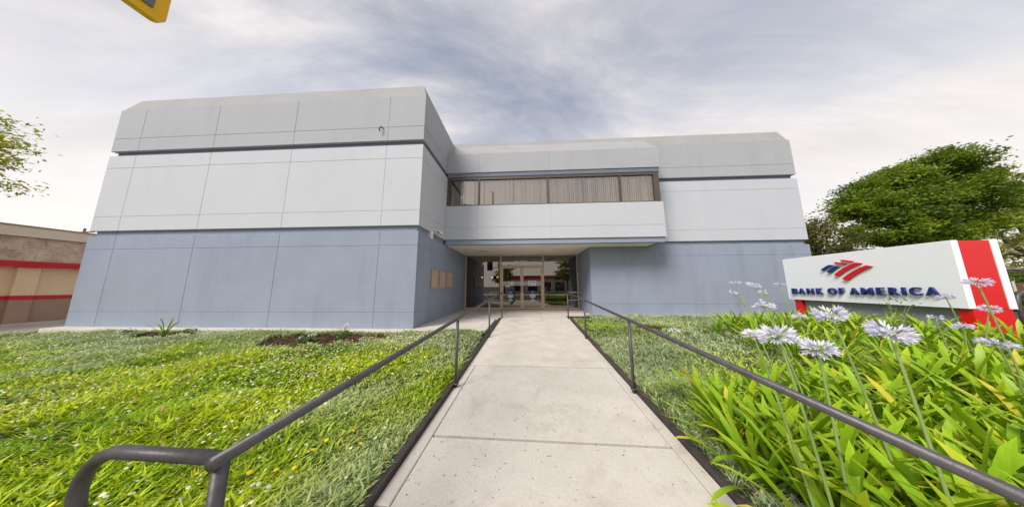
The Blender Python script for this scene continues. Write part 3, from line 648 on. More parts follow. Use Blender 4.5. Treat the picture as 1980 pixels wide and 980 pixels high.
# shingles in courses
sh = MB(); nrow = 9
for r_ in range(nrow):
    t0 = r_/nrow; t1 = (r_+1.12)/nrow; y = 2.0+random.random()*.3
    xa, za = NX+.36-.48*t0+.022, 2.17+1.03*t0-.005; xb, zb2 = NX+.36-.48*t1+.012, 2.17+1.03*t1
    while y < 14:
        wv = random.uniform(.30, .55); k = random.uniform(-.006, .010)
        sh.add([(xa+k,y+.006,za-k),(xa+k,y+wv-.006,za-k),(xb,y+wv-.006,zb2),(xb,y+.006,zb2),(xa+k-.03,y+.006,za-k-.012),(xa+k-.03,y+wv-.006,za-k-.012)], [(0,1,2,3),(0,4,5,1)]); y += wv
o = nbo(sh, 'shingle_courses', 'shingle'); o['kind'] = 'stuff'
b = MB(); b.bbox(NX-8, NX-0.10, YN0, YN1, 3.18, 3.60, .01); nbo(b, 'parapet', 'tan_light')
b = MB(); b.bbox(NX-8, NX-0.05, YN0, YN1, 3.60, 3.65, .008); nbo(b, 'parapet_cap', 'brown_stucco')
b = MB(); b.bbox(NX-.14, NX+.02, YN0, YN1, 3.19, 3.27, .01); nbo(b, 'roof_flashing', 'tan_light')
b = MB(); b.bbox(NX+0.5, NX+0.7, YN0, YN1, -0.4, -0.20, .02); setp(b.obj('drive_kerb', 'concrete_edge'), kind='structure')
b = MB(); b.box(NX-.1, NX+0.5, YN0, YN1, -0.4, -0.215); setp(b.obj('drive_footing', 'concrete_edge'), kind='structure')

# ------------------------------------------------------------ vegetation builders
def rand_dirs(n): 
    v = rng.normal(size=(n, 3)); return v/np.linalg.norm(v, axis=1)[:, None]
def leaf_cloud(C, size, cols, flat=0.35):
    """one folded leaf (two triangles) per centre"""
    n = len(C); a = rand_dirs(n); a[:, 2] *= 0.55; a /= np.linalg.norm(a, axis=1)[:, None]
    u = rand_dirs(n); u[:, 2] += flat*2; nrm = u/np.linalg.norm(u, axis=1)[:, None]
    b = np.cross(nrm, a); b /= (np.linalg.norm(b, axis=1)[:, None]+1e-9); nn = np.cross(a, b)
    s = (size*rng.uniform(0.6, 1.4, n))[:, None]
    P0 = C-a*s; P1 = C+b*s*0.42+nn*s*.12; P2 = C+a*s-nn*s*.15; P3 = C-b*s*0.42+nn*s*.12
    V = np.stack([P0, P1, P2, P3], 1).reshape(-1, 3); i = np.arange(n)*4
    F = np.concatenate([np.stack([i, i+1, i+2], 1), np.stack([i, i+2, i+3], 1)])
    return V, F, np.repeat(cols, 4, axis=0)
def make_tree(label, loc, h_fork, blobs, nclump, nper, leaf, base, lit, trunk_r=0.25, lean=(0, 0), clump_r=0.75, group=None, name='tree', drop=0.0, hang=0.0):
    root = empty(name, loc, 0, label, 'tree', group)
    fork = Vector((lean[0], lean[1], h_fork))
    tb = MB(); tb.tube([(0, 0, -0.1), (lean[0]*.3, lean[1]*.3, h_fork*.45), tuple(fork)], [trunk_r*1.25, trunk_r, trunk_r*.8], 12)
    C = []; K = []
    vol = np.array([b[1][0]*b[1][1]*b[1][2] for b in blobs])**0.7; vol /= vol.sum()
    for (c, r_), f_ in zip(blobs, vol):
        c = np.array(c); r_ = np.array(r_)
        mid = fork.lerp(Vector(c), .55)+Vector((random.uniform(-.3, .3), random.uniform(-.3, .3), .2))
        tb.tube([tuple(fork-Vector((0, 0, .2))), tuple(mid), tuple(Vector(c)+Vector((0, 0, r_[2]*.3)))], [trunk_r*.6, trunk_r*.38, trunk_r*.12], 8)
        m_ = max(6, int(nclump*f_))
        d = rand_dirs(m_); rad = rng.uniform(0.45, 1.0, m_)**0.6
        cc = c+d*r_*rad[:, None]; cc[:, 2] -= drop*rng.random(m_)
        for p in cc[::max(1, m_//9)]:
            e = Vector(p); q0 = Vector(c).lerp(e, .2); tb.tube([tuple(q0), tuple(q0.lerp(e, .5)+Vector((0, 0, .1))), tuple(e)], [trunk_r*.16, trunk_r*.10, trunk_r*.04], 5)
        for p in cc:
            k = int(nper*rng.uniform(.5, 1.5)); cr_ = clump_r*rng.uniform(.55, 1.25)
            off = rng.normal(size=(k, 3))*np.array([.5, .5, .22+hang])*cr_; C.append(p+off)
            tone = np.clip(rng.normal(.5, .28), 0, 1); K.append(np.full(k, tone)+rng.normal(0, .12, k))
    tb.obj('trunk', 'trunk', root, True)
    C = np.concatenate(C); K = np.clip(np.concatenate(K), 0, 1)[:, None]
    V, F, cc = leaf_cloud(C, leaf, np.array(base)*(1-K)+np.array(lit)*K)
    link('crown', npmesh('crown', V, F, 'foliage', cc), root)
    return root
# ground cover blades
def blades(name, xs, ys, zs, lng, wid, cols, lift=0.85):
    n = len(xs); az = rng.uniform(0, 2*math.pi, n); el = rng.uniform(.6, 1.4, n)*lift
    d = np.stack([np.cos(az), np.sin(az), np.zeros(n)], 1); sd_ = np.stack([-np.sin(az), np.cos(az), np.zeros(n)], 1)
    B = np.stack([xs, ys, zs], 1); l = lng[:, None]; w_ = wid[:, None]
    up = np.array([0, 0, 1.0])
    Mid = B+d*l*.5*np.cos(el)[:, None]+up*l*.55*np.sin(el)[:, None]
    Tip = Mid+d*l*.5*np.cos(el*.45)[:, None]+up*l*.45*np.sin(el*.45)[:, None]
    V = np.stack([B-sd_*w_*.3, B+sd_*w_*.3, Mid+sd_*w_*.5, Mid-sd_*w_*.5, Tip], 1).reshape(-1, 3); i = np.arange(n)*5
    F = np.concatenate([np.stack([i, i+1, i+2], 1), np.stack([i, i+2, i+3], 1), np.stack([i+3, i+2, i+4], 1)])
    f_ = np.array([.55, .55, 1., 1., 1.15]); cc = (cols[:, None, :]*f_[None, :, None]).reshape(-1, 3)  # blade colour darkened at the base, painting in the shade between tufts
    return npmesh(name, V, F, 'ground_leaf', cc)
def vnoise(x, y, s, seed):
    r_ = np.random.default_rng(seed); t = np.zeros_like(x)
    for k in range(5):
        a, b_, ph = r_.uniform(-1, 1)*s*(1+k*.6), r_.uniform(-1, 1)*s*(1+k*.6), r_.uniform(0, 6.28); t += np.sin(a*x+b_*y+ph)/(1+k*.35)
    return t/2.2
MULCH = [(-9.2, 5.45, .85, .36), (-5.15, 5.2, 1.25, .55), (-3.9, 5.6, .45, .2), (3.6, 6.7, .75, .24)]
def in_mulch(x, y):
    r_ = np.zeros(len(x), bool)
    for cx, cy, rx, ry in MULCH:
        r_ |= ((x-cx)/rx)**2+((y-cy)/ry)**2 < 1+.35*np.sin(x*9+y*7)
    return r_
def tufts(n, x0, x1, y0, y1, keep, per=13, spread=.036):
    x = rng.uniform(x0, x1, n); y = rng.uniform(y0, y1, n); k = keep(x, y) & ~in_mulch(x, y); x, y = x[k], y[k]
    x = np.repeat(x, per)+rng.normal(0, spread, len(x)*per); y = np.repeat(y, per)+rng.normal(0, spread, len(y)*per)
    k = keep(x, y); return x[k], y[k]
FOVL, FOVR = -2.95, 2.05
def keepL(x, y):
    q, s = toqs(x, y)
    return (q < -1.275) & (y < np.where(x > -3.2, 6.08, 5.95)) & (x > FOVL*y-1.6) & (x > -15.3)
def keepR(x, y):
    q, s = toqs(x, y)
    return (q > 1.275) & (y < 9.18) & (s < np.where(q < 2.0, -.15, 9)) & (x < FOVR*y+0.8) & (x < 14.5)
def covercol(x, y, side):
    n = len(x)
    if side < 0:
        g_ = sstep(3.9, 5.6, y+.55*vnoise(x, y, 1.3, 1))*.85+.35*np.clip(vnoise(x, y, 1.1, 2), 0, 1)*sstep(-2, -8, x)
        g_ = np.clip(g_+.75*sstep(.25, .9, vnoise(x, y, 1.0, 9)), 0, 1)
    else:
        g_ = np.clip(.85+.5*vnoise(x, y, 1.2, 3), .25, 1)
    g_ = np.clip(g_+rng.normal(0, .12, n), 0, 1)[:, None]
    bright = np.array([.53, .63, .014]); deep = np.array([.15, .31, .008]); grey = np.array([.40, .47, .26])
    t = np.clip(.55+.40*vnoise(x, y, 2.2, 4)+rng.normal(0, .32, n), 0, 1)[:, None]
    c = (deep*(1-t)+bright*t)*(1-g_)+grey*(.75+.5*t)*g_
    dry = rng.random(n) < .04; c[dry] = np.array([.50, .36, .14])
    return c*rng.uniform(.8, 1.2, n)[:, None]
def cover(name, label, side, spec):
    X = []; Y = []; LN = []; WD = []
    for n, x0, x1, y0, y1, keep, ln, wd in spec:
        x, y = tufts(n, x0, x1, y0, y1, keep); X.append(x); Y.append(y); LN.append(rng.uniform(.6, 1.35, len(x))*ln); WD.append(rng.uniform(.7, 1.3, len(x))*wd)
    x = np.concatenate(X); y = np.concatenate(Y); ln = np.concatenate(LN); wd = np.concatenate(WD)
    ln *= np.clip(1+.45*vnoise(x, y, 1.6, 5), .5, 1.7)
    z = gz(x, y)-.004+np.abs(rng.normal(0, .018, len(x)))
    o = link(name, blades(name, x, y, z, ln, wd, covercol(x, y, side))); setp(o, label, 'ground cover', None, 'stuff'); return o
cover('lawn_cover', 'bright green leafy ground cover dotted with small flowers on the lawn', -1,
      [(7800, -4.6, -1.1, .25, 3.0, keepL, .118, .0165), (11500, -10.5, -1.1, 2.2, 6.1, keepL, .120, .0175), (8500, -15.4, -7.0, 2.6, 6.1, keepL, .12, .019)])
cover('silver_cover', 'silvery green leafy ground cover in front of the wing with the sign', 1,
      [(4200, 1.3, 3.4, 1.0, 5.0, keepR, .085, .011), (7500, 1.3, 7.5, 3.2, 9.2, keepR, .10, .014), (3600, 6.0, 14.5, 4.2, 9.2, keepR, .12, .018)])
# mulch sheets with bark chips
def discs(n, xs, ys, zs, r_, cols, name, m='ground_leaf', tilt=.5):
    nn = rand_dirs(n)*tilt; nn[:, 2] = 1; nn /= np.linalg.norm(nn, axis=1)[:, None]
    a = np.cross(nn, np.tile([1, 0, 0], (n, 1))); a /= np.linalg.norm(a, axis=1)[:, None]; b_ = np.cross(nn, a)
    C = np.stack([xs, ys, zs], 1); rings = [C+nn*(r_*.25)[:, None]]
    for k in range(6):
        t = 2*math.pi*k/6; rr = r_*rng.uniform(.75, 1.2, n); rings.append(C+(a*math.cos(t)+b_*math.sin(t))*rr[:, None])
    V = np.stack(rings, 1).reshape(-1, 3); i = np.arange(n)*7
    F = np.concatenate([np.stack([i, i+1+k, i+1+(k+1) % 6], 1) for k in range(6)])
    return link(name, npmesh(name, V, F, m, np.repeat(cols, 7, 0)))
ch = MB()
for cx, cy, rx, ry in MULCH:
    for k in range(int(900*rx*ry)+120):
        a = random.uniform(0, 6.28); r_ = math.sqrt(random.random())*1.15; x, y = cx+rx*r_*math.cos(a), cy+ry*r_*math.sin(a); z = float(gz(x, y))+random.uniform(.005, .03)
        t = random.uniform(0, 6.28); l, w_ = random.uniform(.02, .055), random.uniform(.007, .018); c_, s_ = math.cos(t), math.sin(t); h = random.uniform(-.012, .012)
        P = [(-l, -w_, -h), (l, -w_*.7, h), (l*.9, w_, h), (-l, w_*.8, -h)]
        top = [(x+p[0]*c_-p[1]*s_, y+p[0]*s_+p[1]*c_, z+p[2]+.006) for p in P]; bot = [(p[0], p[1], p[2]-.01) for p in top]
        ch.add(top+bot, [(0,1,2,3),(0,4,5,1),(1,5,6,2),(2,6,7,3),(3,7,4,0)])
setp(ch.obj('bark_mulch', 'bark'), 'reddish brown bark mulch patches between the ground cover', 'mulch', None, 'stuff')
# tiny flowers in the lawn
def flower_field(name, label, n, x0, x1, y0, y1, keep, r0, r1, col, hz_, wt):
    x = rng.uniform(x0, x1, n); y = rng.uniform(y0, y1, n); k = keep(x, y) & ~in_mulch(x, y) & (rng.random(n) < wt(x, y)); x, y = x[k], y[k]; n = len(x)
    c = np.array(col)[None, :]*rng.uniform(.75, 1.1, n)[:, None]
    o = discs(n, x, y, gz(x, y)+rng.uniform(*hz_, n), rng.uniform(r0, r1, n), c, name); setp(o, label, 'flowers', None, 'stuff')
wL = lambda x, y: np.clip(.5+.6*vnoise(x, y, 1.4, 11), .06, 1)*(.35+.65*sstep(-9, -4, x))
flower_field('white_lawn_flowers', 'tiny white flowers scattered over the green lawn', 13000, -14, -1.2, .4, 5.9, keepL, .0085, .015, (.86, .80, .72), (.10, .165), wL)
flower_field('faded_lawn_flowers', 'dried pinkish seed heads scattered over the green lawn', 1700, -14, -1.2, .4, 5.9, keepL, .007, .013, (.50, .34, .20), (.05, .09), wL)
flower_field('yellow_lawn_flowers', 'small yellow flowers scattered over the green lawn', 2000, -11, -1.2, .4, 6.0, keepL, .012, .021, (.85, .68, .02), (.10, .165), lambda x, y: np.clip(.45+.7*vnoise(x, y, 1.1, 12), .04, 1)*sstep(-10, -4, x))
flower_field('bed_flowers', 'tiny white flowers between the two agapanthus rows', 900, 2.6, 7.5, 2.3, 4.2, keepR, .006, .010, (.80, .77, .74), (.06, .13), lambda x, y: np.full(len(x), .6))
# clippings on the walk
n = 1500
q = rng.uniform(-1.16, 1.16, n); s = -8.0+7.9*rng.random(n)**.75
P = np.array([W(a, b_, .004) for a, b_ in zip(q, s)]); az = rng.uniform(0, 6.28, n); l = rng.uniform(.008, .034, n)*(.5+.8*rng.random(n)**3); w_ = rng.uniform(.0015, .005, n)
d = np.stack([np.cos(az), np.sin(az), rng.uniform(0, .15, n)], 1); e = np.stack([-np.sin(az), np.cos(az), np.zeros(n)], 1)
V = np.stack([P-d*l[:, None]*.2, P+e*w_[:, None], P+d*l[:, None]+[0, 0, .001], P-e*w_[:, None]], 1).reshape(-1, 3); V[:, 2] += .003; i = np.arange(n)*4
pal = np.array([[.15, .22, .05], [.22, .28, .08], [.28, .20, .10], [.16, .15, .09]]); cc = pal[rng.integers(0, 4, n)]
setp(link('leaf_litter', npmesh('leaf_litter', V, np.concatenate([np.stack([i, i+1, i+2], 1), np.stack([i, i+2, i+3], 1)]), 'ground_leaf', np.repeat(cc, 4, 0))), 'grass clippings and leaf bits scattered on the concrete walk', 'litter', None, 'stuff')

# ------------------------------------------------------------ agapanthus
def strap_leaf(L_, Wd, rise, droop, curl, n=7):
    """arching strap leaf from the origin along +x, V-folded"""
    V = []; F = []; al = []; x = z = 0.0; ang = rise
    for i in range(n+1):
        t = i/n; w_ = Wd*(.55+.75*t-.15*t*t) if t < .75 else Wd*1.03*math.sqrt(max(0.0, 1-((t-.75)/.25)**2))
        w_ = max(w_, .001); f_ = .22*w_*(1-.5*t); yo = curl*t*t
        V += [(x, yo-w_/2, z+f_), (x, yo, z), (x, yo+w_/2, z+f_)]; al += [t, t, t]
        ang = rise-droop*(t+.07)**1.6; x += L_/n*math.cos(ang); z += L_/n*math.sin(ang)
    for i in range(n):
        a = i*3; F += [(a, a+1, a+4, a+3), (a+1, a+2, a+5, a+4)]
    return V, F, al
LEAF = []
for k in range(10):
    V, F, al = strap_leaf(random.uniform(.56, .74), random.uniform(.040, .051), R(random.uniform(60, 84)), R(random.uniform(18, 82)), random.uniform(-.05, .05))
    for mt in ('agapanthus_leaf', 'yellow_leaf'):
        me = bpy.data.meshes.new('leaf'); me.from_pydata(V, [], F); me.materials.append(MAT[mt]); me.polygons.foreach_set('use_smooth', [True]*len(F))
        a = me.attributes.new('along', 'FLOAT', 'POINT'); a.data.foreach_set('value', al); me.update(); LEAF.append(me)
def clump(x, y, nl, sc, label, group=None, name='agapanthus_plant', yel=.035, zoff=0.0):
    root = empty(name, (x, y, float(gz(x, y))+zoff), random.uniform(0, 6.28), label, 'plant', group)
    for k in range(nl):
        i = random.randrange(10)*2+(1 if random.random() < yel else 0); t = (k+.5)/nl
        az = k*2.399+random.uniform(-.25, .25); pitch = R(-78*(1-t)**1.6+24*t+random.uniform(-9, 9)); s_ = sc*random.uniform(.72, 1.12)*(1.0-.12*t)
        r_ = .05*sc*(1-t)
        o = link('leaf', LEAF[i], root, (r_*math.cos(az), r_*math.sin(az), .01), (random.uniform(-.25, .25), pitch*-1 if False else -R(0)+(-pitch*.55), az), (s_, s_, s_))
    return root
GA = 'agapanthus plants in the bed beside the walk rail'; GB = 'agapanthus plants in the bed in front of the sign'
clumps = []
def pois(cands, dmin):
    out_ = []
    for c in cands:
        if all((c[0]-o_[0])**2+(c[1]-o_[1])**2 > dmin*dmin for o_ in out_): out_.append(c)
    return out_
cand = []
for k in range(4000):
    x, y = random.uniform(1.6, 5.2), random.uniform(.45, 3.0); qq, ss = toqs(x, y)
    left = 1.44+max(0, (y-1.7))*.40
    if x > left and x < FOVR*y+.35 and y < 2.75+.10*(x-1.6)+.12*math.sin(3*x): cand.append((x, y))
for x, y in pois(cand, .228)[:95]: clumps.append(clump(x, y, 26, random.uniform(.92, 1.14), 'agapanthus clump with broad strap leaves growing beside the walk rail', GA))
cand = []
for k in range(4000):
    x, y = random.uniform(4.2, 8.2), random.uniform(2.9, 6.6)
    if x < FOVR*y+.3 and y > 3.05+.10*(x-4.2)+.12*math.sin(2.5*x) and y > 3.0 and x > 4.35-.25*math.sin(2*y) and x < 7.62+.11*(y-4.7) and not (y > 6.0 and x < 5.2): cand.append((x, y))
for x, y in pois(cand, .36)[:60]: clumps.append(clump(x, y, 26, random.uniform(.72, .92), 'agapanthus clump with strap leaves growing in front of the sign', GB, yel=.06))
# flower heads
def umbel(nf, r_, flat):
    V = []; F = []; K = []
    def tri(ps, col):
        b = len(V); V.extend(ps); F.append((b, b+1, b+2)); K.extend([col]*3)
    for k in range(nf):
        az = k*2.399; el = math.asin(min(1, .0+(k+.5)/nf*1.0))*(1-flat)-.18*flat+random.uniform(-.15, .15)
        d = Vector((math.cos(az)*math.cos(el), math.sin(az)*math.cos(el), math.sin(el))); rr = r_*random.uniform(.75, 1.05)
        s1 = d.cross(Vector((0, 0, 1))); s1 = s1.normalized() if s1.length > .01 else Vector((1, 0, 0)); s2 = d.cross(s1)
        p0 = Vector((0, 0, 0)); p1 = d*rr*.50
        tri([tuple(p0+s1*.0015), tuple(p0-s1*.0015), tuple(p1)], (.36, .42, .22)); tri([tuple(p0+s2*.0015), tuple(p0-s2*.0015), tuple(p1)], (.36, .42, .22))
        col = random.choice(((.74, .72, .88), (.84, .83, .92), (.64, .62, .84), (.88, .87, .93)))
        for j in range(5):
            a = 2*math.pi*j/5+k; o_ = s1*math.cos(a)+s2*math.sin(a); t_ = s2*math.cos(a)-s1*math.sin(a)
            e1 = p1+d*rr*.30+o_*rr*.10; e2 = p1+d*rr*.48+o_*rr*.20; wv = rr*.052
            b = len(V); V.extend([tuple(p1), tuple(e1+t_*wv), tuple(e2), tuple(e1-t_*wv)]); F.append((b, b+1, b+2)); F.append((b, b+2, b+3)); K.extend([col]*4)
    return npmesh('flower_head', np.array(V), np.array(F), 'petal', np.array(K))
UMB = [umbel(34, .085, .35), umbel(30, .08, .6), umbel(38, .09, .45), umbel(16, .07, .4)]
# (head position, base offset dx, dy, mesh, scale)
HEADS = [((3.34,3.84,1.18),.05,-.05,1,.95),((3.57,4.18,1.01),.42,-.2,3,1.0),((2.87,3.06,1.14),.25,-.2,1,.95),((3.9,4.03,1.02),.28,-.25,3,1.1),((2.32,2.40,.93),.12,-.22,0,1.05),
 ((4.40,4.23,1.15),.10,-.1,1,.9),((3.77,3.45,.70),.05,-.1,0,1.0),((1.99,1.64,.94),.07,-.1,2,1.0),((1.52,1.67,.80),.07,-.10,0,.85),((1.44,1.44,.85),.10,-.08,2,1.0),((1.63,1.43,.78),.08,0,0,1.05),
 ((1.92,1.36,.88),.0,-.02,2,1.05),((5.7,3.47,.97),.1,-.05,1,1.05),((5.3,3.34,.71),.0,0,3,1.0),((5.6,3.34,.60),.0,0,0,1.0),((4.26,2.41,1.16),.10,-.02,1,1.0),((5.6,3.14,.85),-.1,0,1,1.0),((3.9,2.20,.65),.12,-.03,1,1.15),((1.88,3.10,.57),.28,-.55,3,1.0)]
stalkn = 0
for (hx, hy, hz3), ddx, ddy, mi, sc_ in HEADS:
    bx, by = hx+ddx, hy+ddy
    host = min(clumps, key=lambda c: (c.location.x-bx)**2+(c.location.y-by)**2)
    Mi = Matrix.Rotation(-host.rotation_euler.z, 4, 'Z') @ Matrix.Translation(-host.location)
    hb = Vector((host.location.x*.5+bx*.5, host.location.y*.5+by*.5, host.location.z-.02)); top = Vector((hx, hy, hz3))
    mid = hb.lerp(top, .55)+Vector((ddx*.10, ddy*.10, .06)); pts = []
    for t in np.linspace(0, 1, 9):
        pts.append(tuple(Mi @ (hb*(1-t)**2+mid*2*t*(1-t)+top*t*t)))
    b = MB(); b.tube(pts, [.0085-.003*t for t in np.linspace(0, 1, 9)], 8)
    st = b.obj('flower_stalk', 'stalk', host, True)
    h_ = link('flower_head', UMB[mi], st, pts[-1], (random.uniform(-.3, .3), random.uniform(-.3, .3), random.uniform(0, 6)), (sc_, sc_, sc_))
for c in clumps:
    nh = sum(1 for k in c.children if k.name.startswith('flower_stalk')); near_ = c['group'] == GA
    where = 'beside the walk rail' if near_ else 'in front of the sign'
    if nh == 1: c['label'] = 'agapanthus clump with one pale lilac flower head growing '+where
    elif nh > 1: c['label'] = 'agapanthus clump with several pale lilac flower heads growing '+where
    else: c['label'] = 'flowerless agapanthus clump with broad strap leaves growing '+where
# cut stalk
host = min(clumps, key=lambda c: (c.location.x-1.75)**2+(c.location.y-.85)**2)
Mi = Matrix.Rotation(-host.rotation_euler.z, 4, 'Z') @ Matrix.Translation(-host.location)
b = MB(); b.tube([tuple(Mi @ Vector(v)) for v in ((1.70, .88, -.2), (1.745, .90, .12), (1.79, .93, .42))], [.011, .010, .010], 10); b.obj('cut_stalk', 'stalk', host, True)
# weed sprig in front of the sign
sp = empty('leafy_weed', (6.25, 4.35, float(gz(6.25, 4.35))), 0, 'tall thin weed with small leaves in front of the sign lettering', 'plant')
LC = []; tb = MB()
for k in range(9):
    a = random.uniform(0, 6.28); l = random.uniform(.45, .98); le = random.uniform(.05, .32); P0 = Vector((0, 0, 0)); P1 = Vector((math.cos(a)*le*.4, math.sin(a)*le*.4, l*.6)); P2 = Vector((math.cos(a)*le, math.sin(a)*le, l))
    tb.tube([tuple(P0), tuple(P1), tuple(P2)], [.004, .003, .0015], 5)
    for t in np.linspace(.3, 1, 16):
        p = P0.lerp(P1, min(1, t*1.6)) if t < .6 else P1.lerp(P2, (t-.6)/.4); LC.append(np.array(p)+rng.normal(0, .028, 3))
        LC.append(np.array(p)+rng.normal(0, .045, 3))
tb.obj('stem', 'stalk', sp, True)
V, F, cc = leaf_cloud(np.array(LC), .024, np.tile([.20, .25, .05], (len(LC), 1))*rng.uniform(.7, 1.3, (len(LC), 1)))
link('foliage', npmesh('foliage', V, F, 'foliage', cc), sp)
# small plants at the foot of the left wing
clump(-9.35, 5.62, 9, .95, 'lone strap leaved plant in the mulch under the slate wall', None, 'iris_plant', 0)
def posy(x, y, label, hgt, nst):
    root = empty('white_flower_plant', (x, y, float(gz(x, y))), 0, label, 'plant')
    tb = MB(); C = []; LCs = []
    for k in range(nst):
        a = random.uniform(0, 6.28); r_ = random.uniform(.02, .14); p = (r_*math.cos(a), r_*math.sin(a), hgt*random.uniform(.75, 1.05)); tb.tube([(0, 0, -.02), (p[0]*.4, p[1]*.4, p[2]*.6), p], .004, 5)
        for j in range(9): C.append(np.array(p)+rng.normal(0, .022, 3))
        for j in range(14): LCs.append(np.array([rng.normal(0, .07), rng.normal(0, .07), abs(rng.normal(.07, .05))]))
    tb.obj('stem', 'stalk', root, True)
    V, F, cc = leaf_cloud(np.array(C), .024, np.tile([.82, .82, .80], (len(C), 1)), 1.0); link('blossom', npmesh('blossom', V, F, 'petal', cc), root)
    V, F, cc = leaf_cloud(np.array(LCs), .05, np.tile([.10, .18, .04], (len(LCs), 1))); link('foliage', npmesh('foliage', V, F, 'foliage', cc), root)
posy(-10.3, 5.55, 'low white flowering plant left of the strap leaved plant', .20, 9)
posy(-8.75, 5.7, 'small white flowering plant right of the strap leaved plant', .22, 4)
posy(-4.45, 5.55, 'upright white flowering plant by the mulch under the slate wall', .30, 6)
posy(-5.0, 5.2, 'white flowering plant flopped over the mulch', .16, 5)

# ------------------------------------------------------------ trees
BT = (27.2, 15.5, -0.3)
bb = [((21.6, 15.3, 6.1), (1.5, 1.5, .95)), ((23.1, 15.6, 7.2), (1.5, 1.6, .95)), ((25.2, 15.6, 8.1), (1.6, 1.7, .95)), ((27.6, 15.7, 9.1), (1.5, 1.6, .9)), ((28.6, 15.6, 8.4), (.9, 1.4, .9)),
      ((21.7, 14.8, 4.5), (1.5, 1.4, 1.0)), ((24.0, 14.9, 5.8), (1.9, 1.6, 1.1)), ((26.3, 15.0, 6.8), (1.8, 1.7, 1.0)), ((28.3, 15.2, 6.4), (1.2, 1.5, .9)), ((22.6, 15.2, 3.3), (1.6, 1.4, .9)), ((25.6, 15.2, 4.3), (1.6, 1.4, .8)), ((28.4, 15.4, 4.9), (.9, 1.2, .6))]
make_tree('big rounded evergreen tree rising behind the white sign', BT, 3.0, [((c[0]-BT[0], c[1]-BT[1], c[2]-BT[2]), tuple(.88*k for k in r_)) for c, r_ in bb],
          360, 230, .085, (.034, .085, .012), (.32, .42, .03), .36, (.1, 0), .72)
make_tree('drooping dark tree beside the corner of the bank', (18.9, 15.0, -0.3), 2.4,
          [((-.1, 0, 3.9), (1.4, 1.3, 1.7)), ((.5, .3, 2.6), (1.5, 1.4, 1.5)), ((-.6, .2, 4.9), (.8, .8, .7))], 130, 110, .085, (.06, .08, .02), (.26, .25, .06), .16, (0, 0), .5, drop=.8, hang=.35)
make_tree('pale yellow green tree behind the big evergreen', (39.5, 19.5, -0.3), 3.2,
          [((-1.2, 0, 8.2), (3.0, 2.6, 2.0)), ((-2.6, 0, 5.6), (2.6, 2.4, 1.6)), ((-2.2, 0, 3.6), (2.4, 2.0, .9)), ((1.5, 0, 6.5), (3, 3, 2.4))], 190, 110, .11, (.26, .30, .06), (.56, .55, .18), .3, (0, 0), .8)
make_tree('leafy street tree with thin branches beside the lawn', (-19.0, 4.6, -0.3), 3.2,
          [((1.3, .3, 5.9), (1.7, 1.6, 1.0)), ((.2, .3, 6.4), (2.0, 2.0, 1.2)), ((2.1, .4, 4.6), (1.5, 1.2, .6)), ((1.8, .3, 3.55), (1.3, 1.0, .35)), ((-.8, 0, 5.2), (2, 2, 1.4))],
          230, 70, .062, (.18, .24, .02), (.46, .47, .04), .16, (.2, 0), .5)

# ------------------------------------------------------------ far right: fence, hedge, house, rail
fe = empty('wood_fence', (30, 15.5, -0.28), R(8), 'brown slatted wooden fence with white posts beyond the sign', 'fence')
for k in range(7):
    b = MB(); b.bbox(-9, 9, -.015, .015, .35+.17*k, .48+.17*k, .004); b.obj('slat', 'wood_fence', fe)
for k in range(10):
    b = MB(); b.bbox(-9.07+2*k, -8.93+2*k, -.06, -.016, 0, 1.62, .006); b.obj('post', 'house_wall', fe)
def hedge(label, loc, sx, sy, z0, z1, n, rz, base, lit):
    root = empty('hedge', loc, rz, label, 'hedge')
    P = np.stack([rng.uniform(-sx, sx, n), rng.uniform(-sy, sy, n), z0+(z1-z0)*rng.random(n)**.7], 1); P[:, 2] += .08*np.sin(P[:, 0]*3)+.05*np.sin(P[:, 0]*7)
    K = rng.random((n, 1)); V, F, cc = leaf_cloud(P, .09, np.array(base)*(1-K)+np.array(lit)*K); link('foliage', npmesh('foliage', V, F, 'foliage', cc), root)
    b = MB()
    for k in range(int(sx*2)): b.tube([(-sx+.5+k, 0, 0), (-sx+.5+k, 0, z1*.7)], .03, 5)
    b.obj('stem', 'trunk', root)
hedge('clipped green hedge above the brown wooden fence', (30.2, 16.4, -0.28), 9, .5, .8, 2.2, 9000, R(8), (.06, .11, .015), (.20, .27, .03))
hedge('low olive shrubs in front of the brown wooden fence', (29.4, 14.6, -0.28), 8, .5, 0, .9, 7000, R(8), (.07, .09, .03), (.20, .22, .08))
ho = empty('far_house', (52, 31, -0.3), R(20), 'distant house with grey roof above the hedge', 'house')
b = MB(); b.box(-7, 7, -4, 4, 0, 2.9); b.obj('wall', 'house_wall', ho)
b = MB(); b.add([(-7.5,-4.5,2.85),(7.5,-4.5,2.85),(7.5,4.5,2.85),(-7.5,4.5,2.85),(-5,0,4.6),(5,0,4.6)], [(0,1,5,4),(2,3,4,5),(1,2,5),(3,0,4)]); b.obj('roof', 'roof_grey', ho)
for xx in (-4.5, 0, 4.5):
    b = MB(); b.bbox(xx-.7, xx+.7, -4.04, -3.99, 1.0, 2.2, .01); b.obj('window', 'dark_pane', ho)
lr = empty('pipe_rail', (9.75, 5.15, float(gz(9.75, 5.15))), 0, 'black pipe rail end standing beyond the sign end', 'railing')
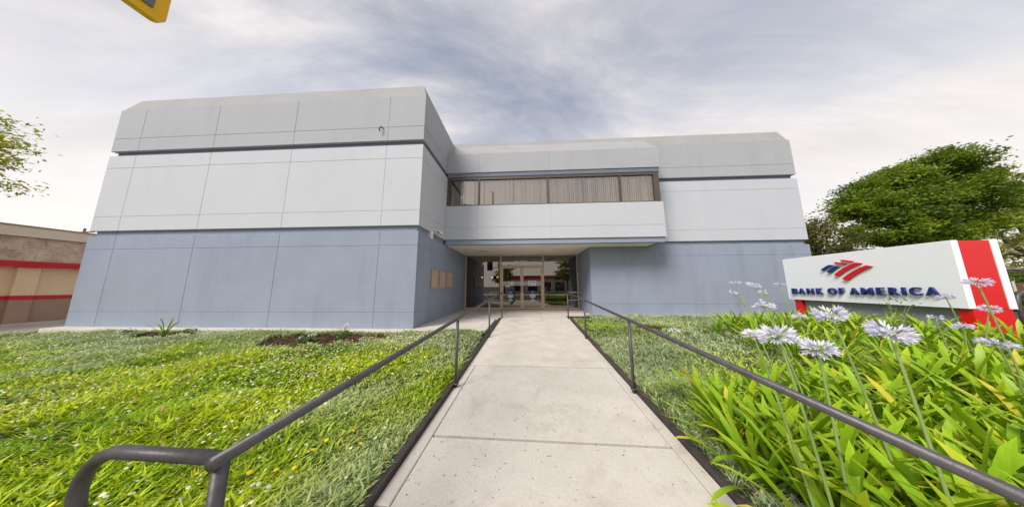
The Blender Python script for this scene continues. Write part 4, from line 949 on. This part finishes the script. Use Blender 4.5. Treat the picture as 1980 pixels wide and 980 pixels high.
b = MB(); b.tube([(0, 0, -.1), (-.03, 0, .62), (.0, 0, .80), (.08, .0, .86), (.2, .02, .88), (1.6, .2, .90)], .03, 12); b.obj('rail', 'rail_paint', lr, True)
b = MB(); b.tube([(1.5, .19, -.1), (1.5, .19, .88)], .028, 10); b.obj('post', 'rail_paint', lr, True)
up_ = empty('utility_pole', (-60, 27, -0.4), 0, 'distant utility pole with crossarm above the tan building', 'pole')
b = MB(); b.tube([(0, 0, 0), (0, 0, 9.6)], [.16, .11], 8); b.obj('pole', 'trunk', up_, True)
b = MB(); b.bbox(-1.6, 1.6, -.06, .06, 9.0, 9.14, .01); b.bbox(-1.2, 1.2, -.06, .06, 8.4, 8.52, .01); b.obj('crossarm', 'trunk', up_)
# ------------------------------------------------------------ across the street (mirrored in the entrance glass)
m = MB(); m.add([(-90,-90,-.60),(90,-90,-.60),(90,-3.02,-.60),(-90,-3.02,-.60)], [(0,1,2,3)]); setp(m.obj('road', 'asphalt'), kind='structure')
m = MB(); m.box(-90, 90, -26, -19, -.6, -.46); setp(m.obj('far_pavement', 'concrete'), kind='structure')
for k, (x, y, s_) in enumerate(((8.3, -22, 1.1), (12.5, -24, 1.2), (-4.5, -27, .9), (-16, -25, 1.1))):
    make_tree('round street tree across the road mirrored in the entrance glass', (x, y, -.46), 2.2*s_,
              [((0, 0, 4.4*s_), (2.3*s_, 2.3*s_, 1.9*s_)), ((.8, .3, 5.6*s_), (1.6*s_, 1.6*s_, 1.2*s_)), ((-1, 0, 3.6*s_), (1.7*s_, 1.7*s_, 1.2*s_))], 60, 60, .2, (.10, .12, .02), (.34, .31, .04), .2, group='street trees across the road', clump_r=.8)
sh_ = empty('roadside_shop', (3.5, -31, -.46), 0, 'low pale shop with red roof edge mirrored in the glass', 'building')
b = MB(); b.box(-7, 7, -6, 0, 0, 3.4); b.obj('wall', 'house_wall', sh_)
b = MB(); b.bbox(-7.3, 7.3, -6.3, .3, 3.4, 4.1, .03); b.obj('roof_edge', 'red_paint', sh_)
for k in range(4):
    b = MB(); b.bbox(-6+3.2*k, -3.8+3.2*k, -.02, .04, .5, 2.6, .01); b.obj('window', 'dark_pane', sh_)
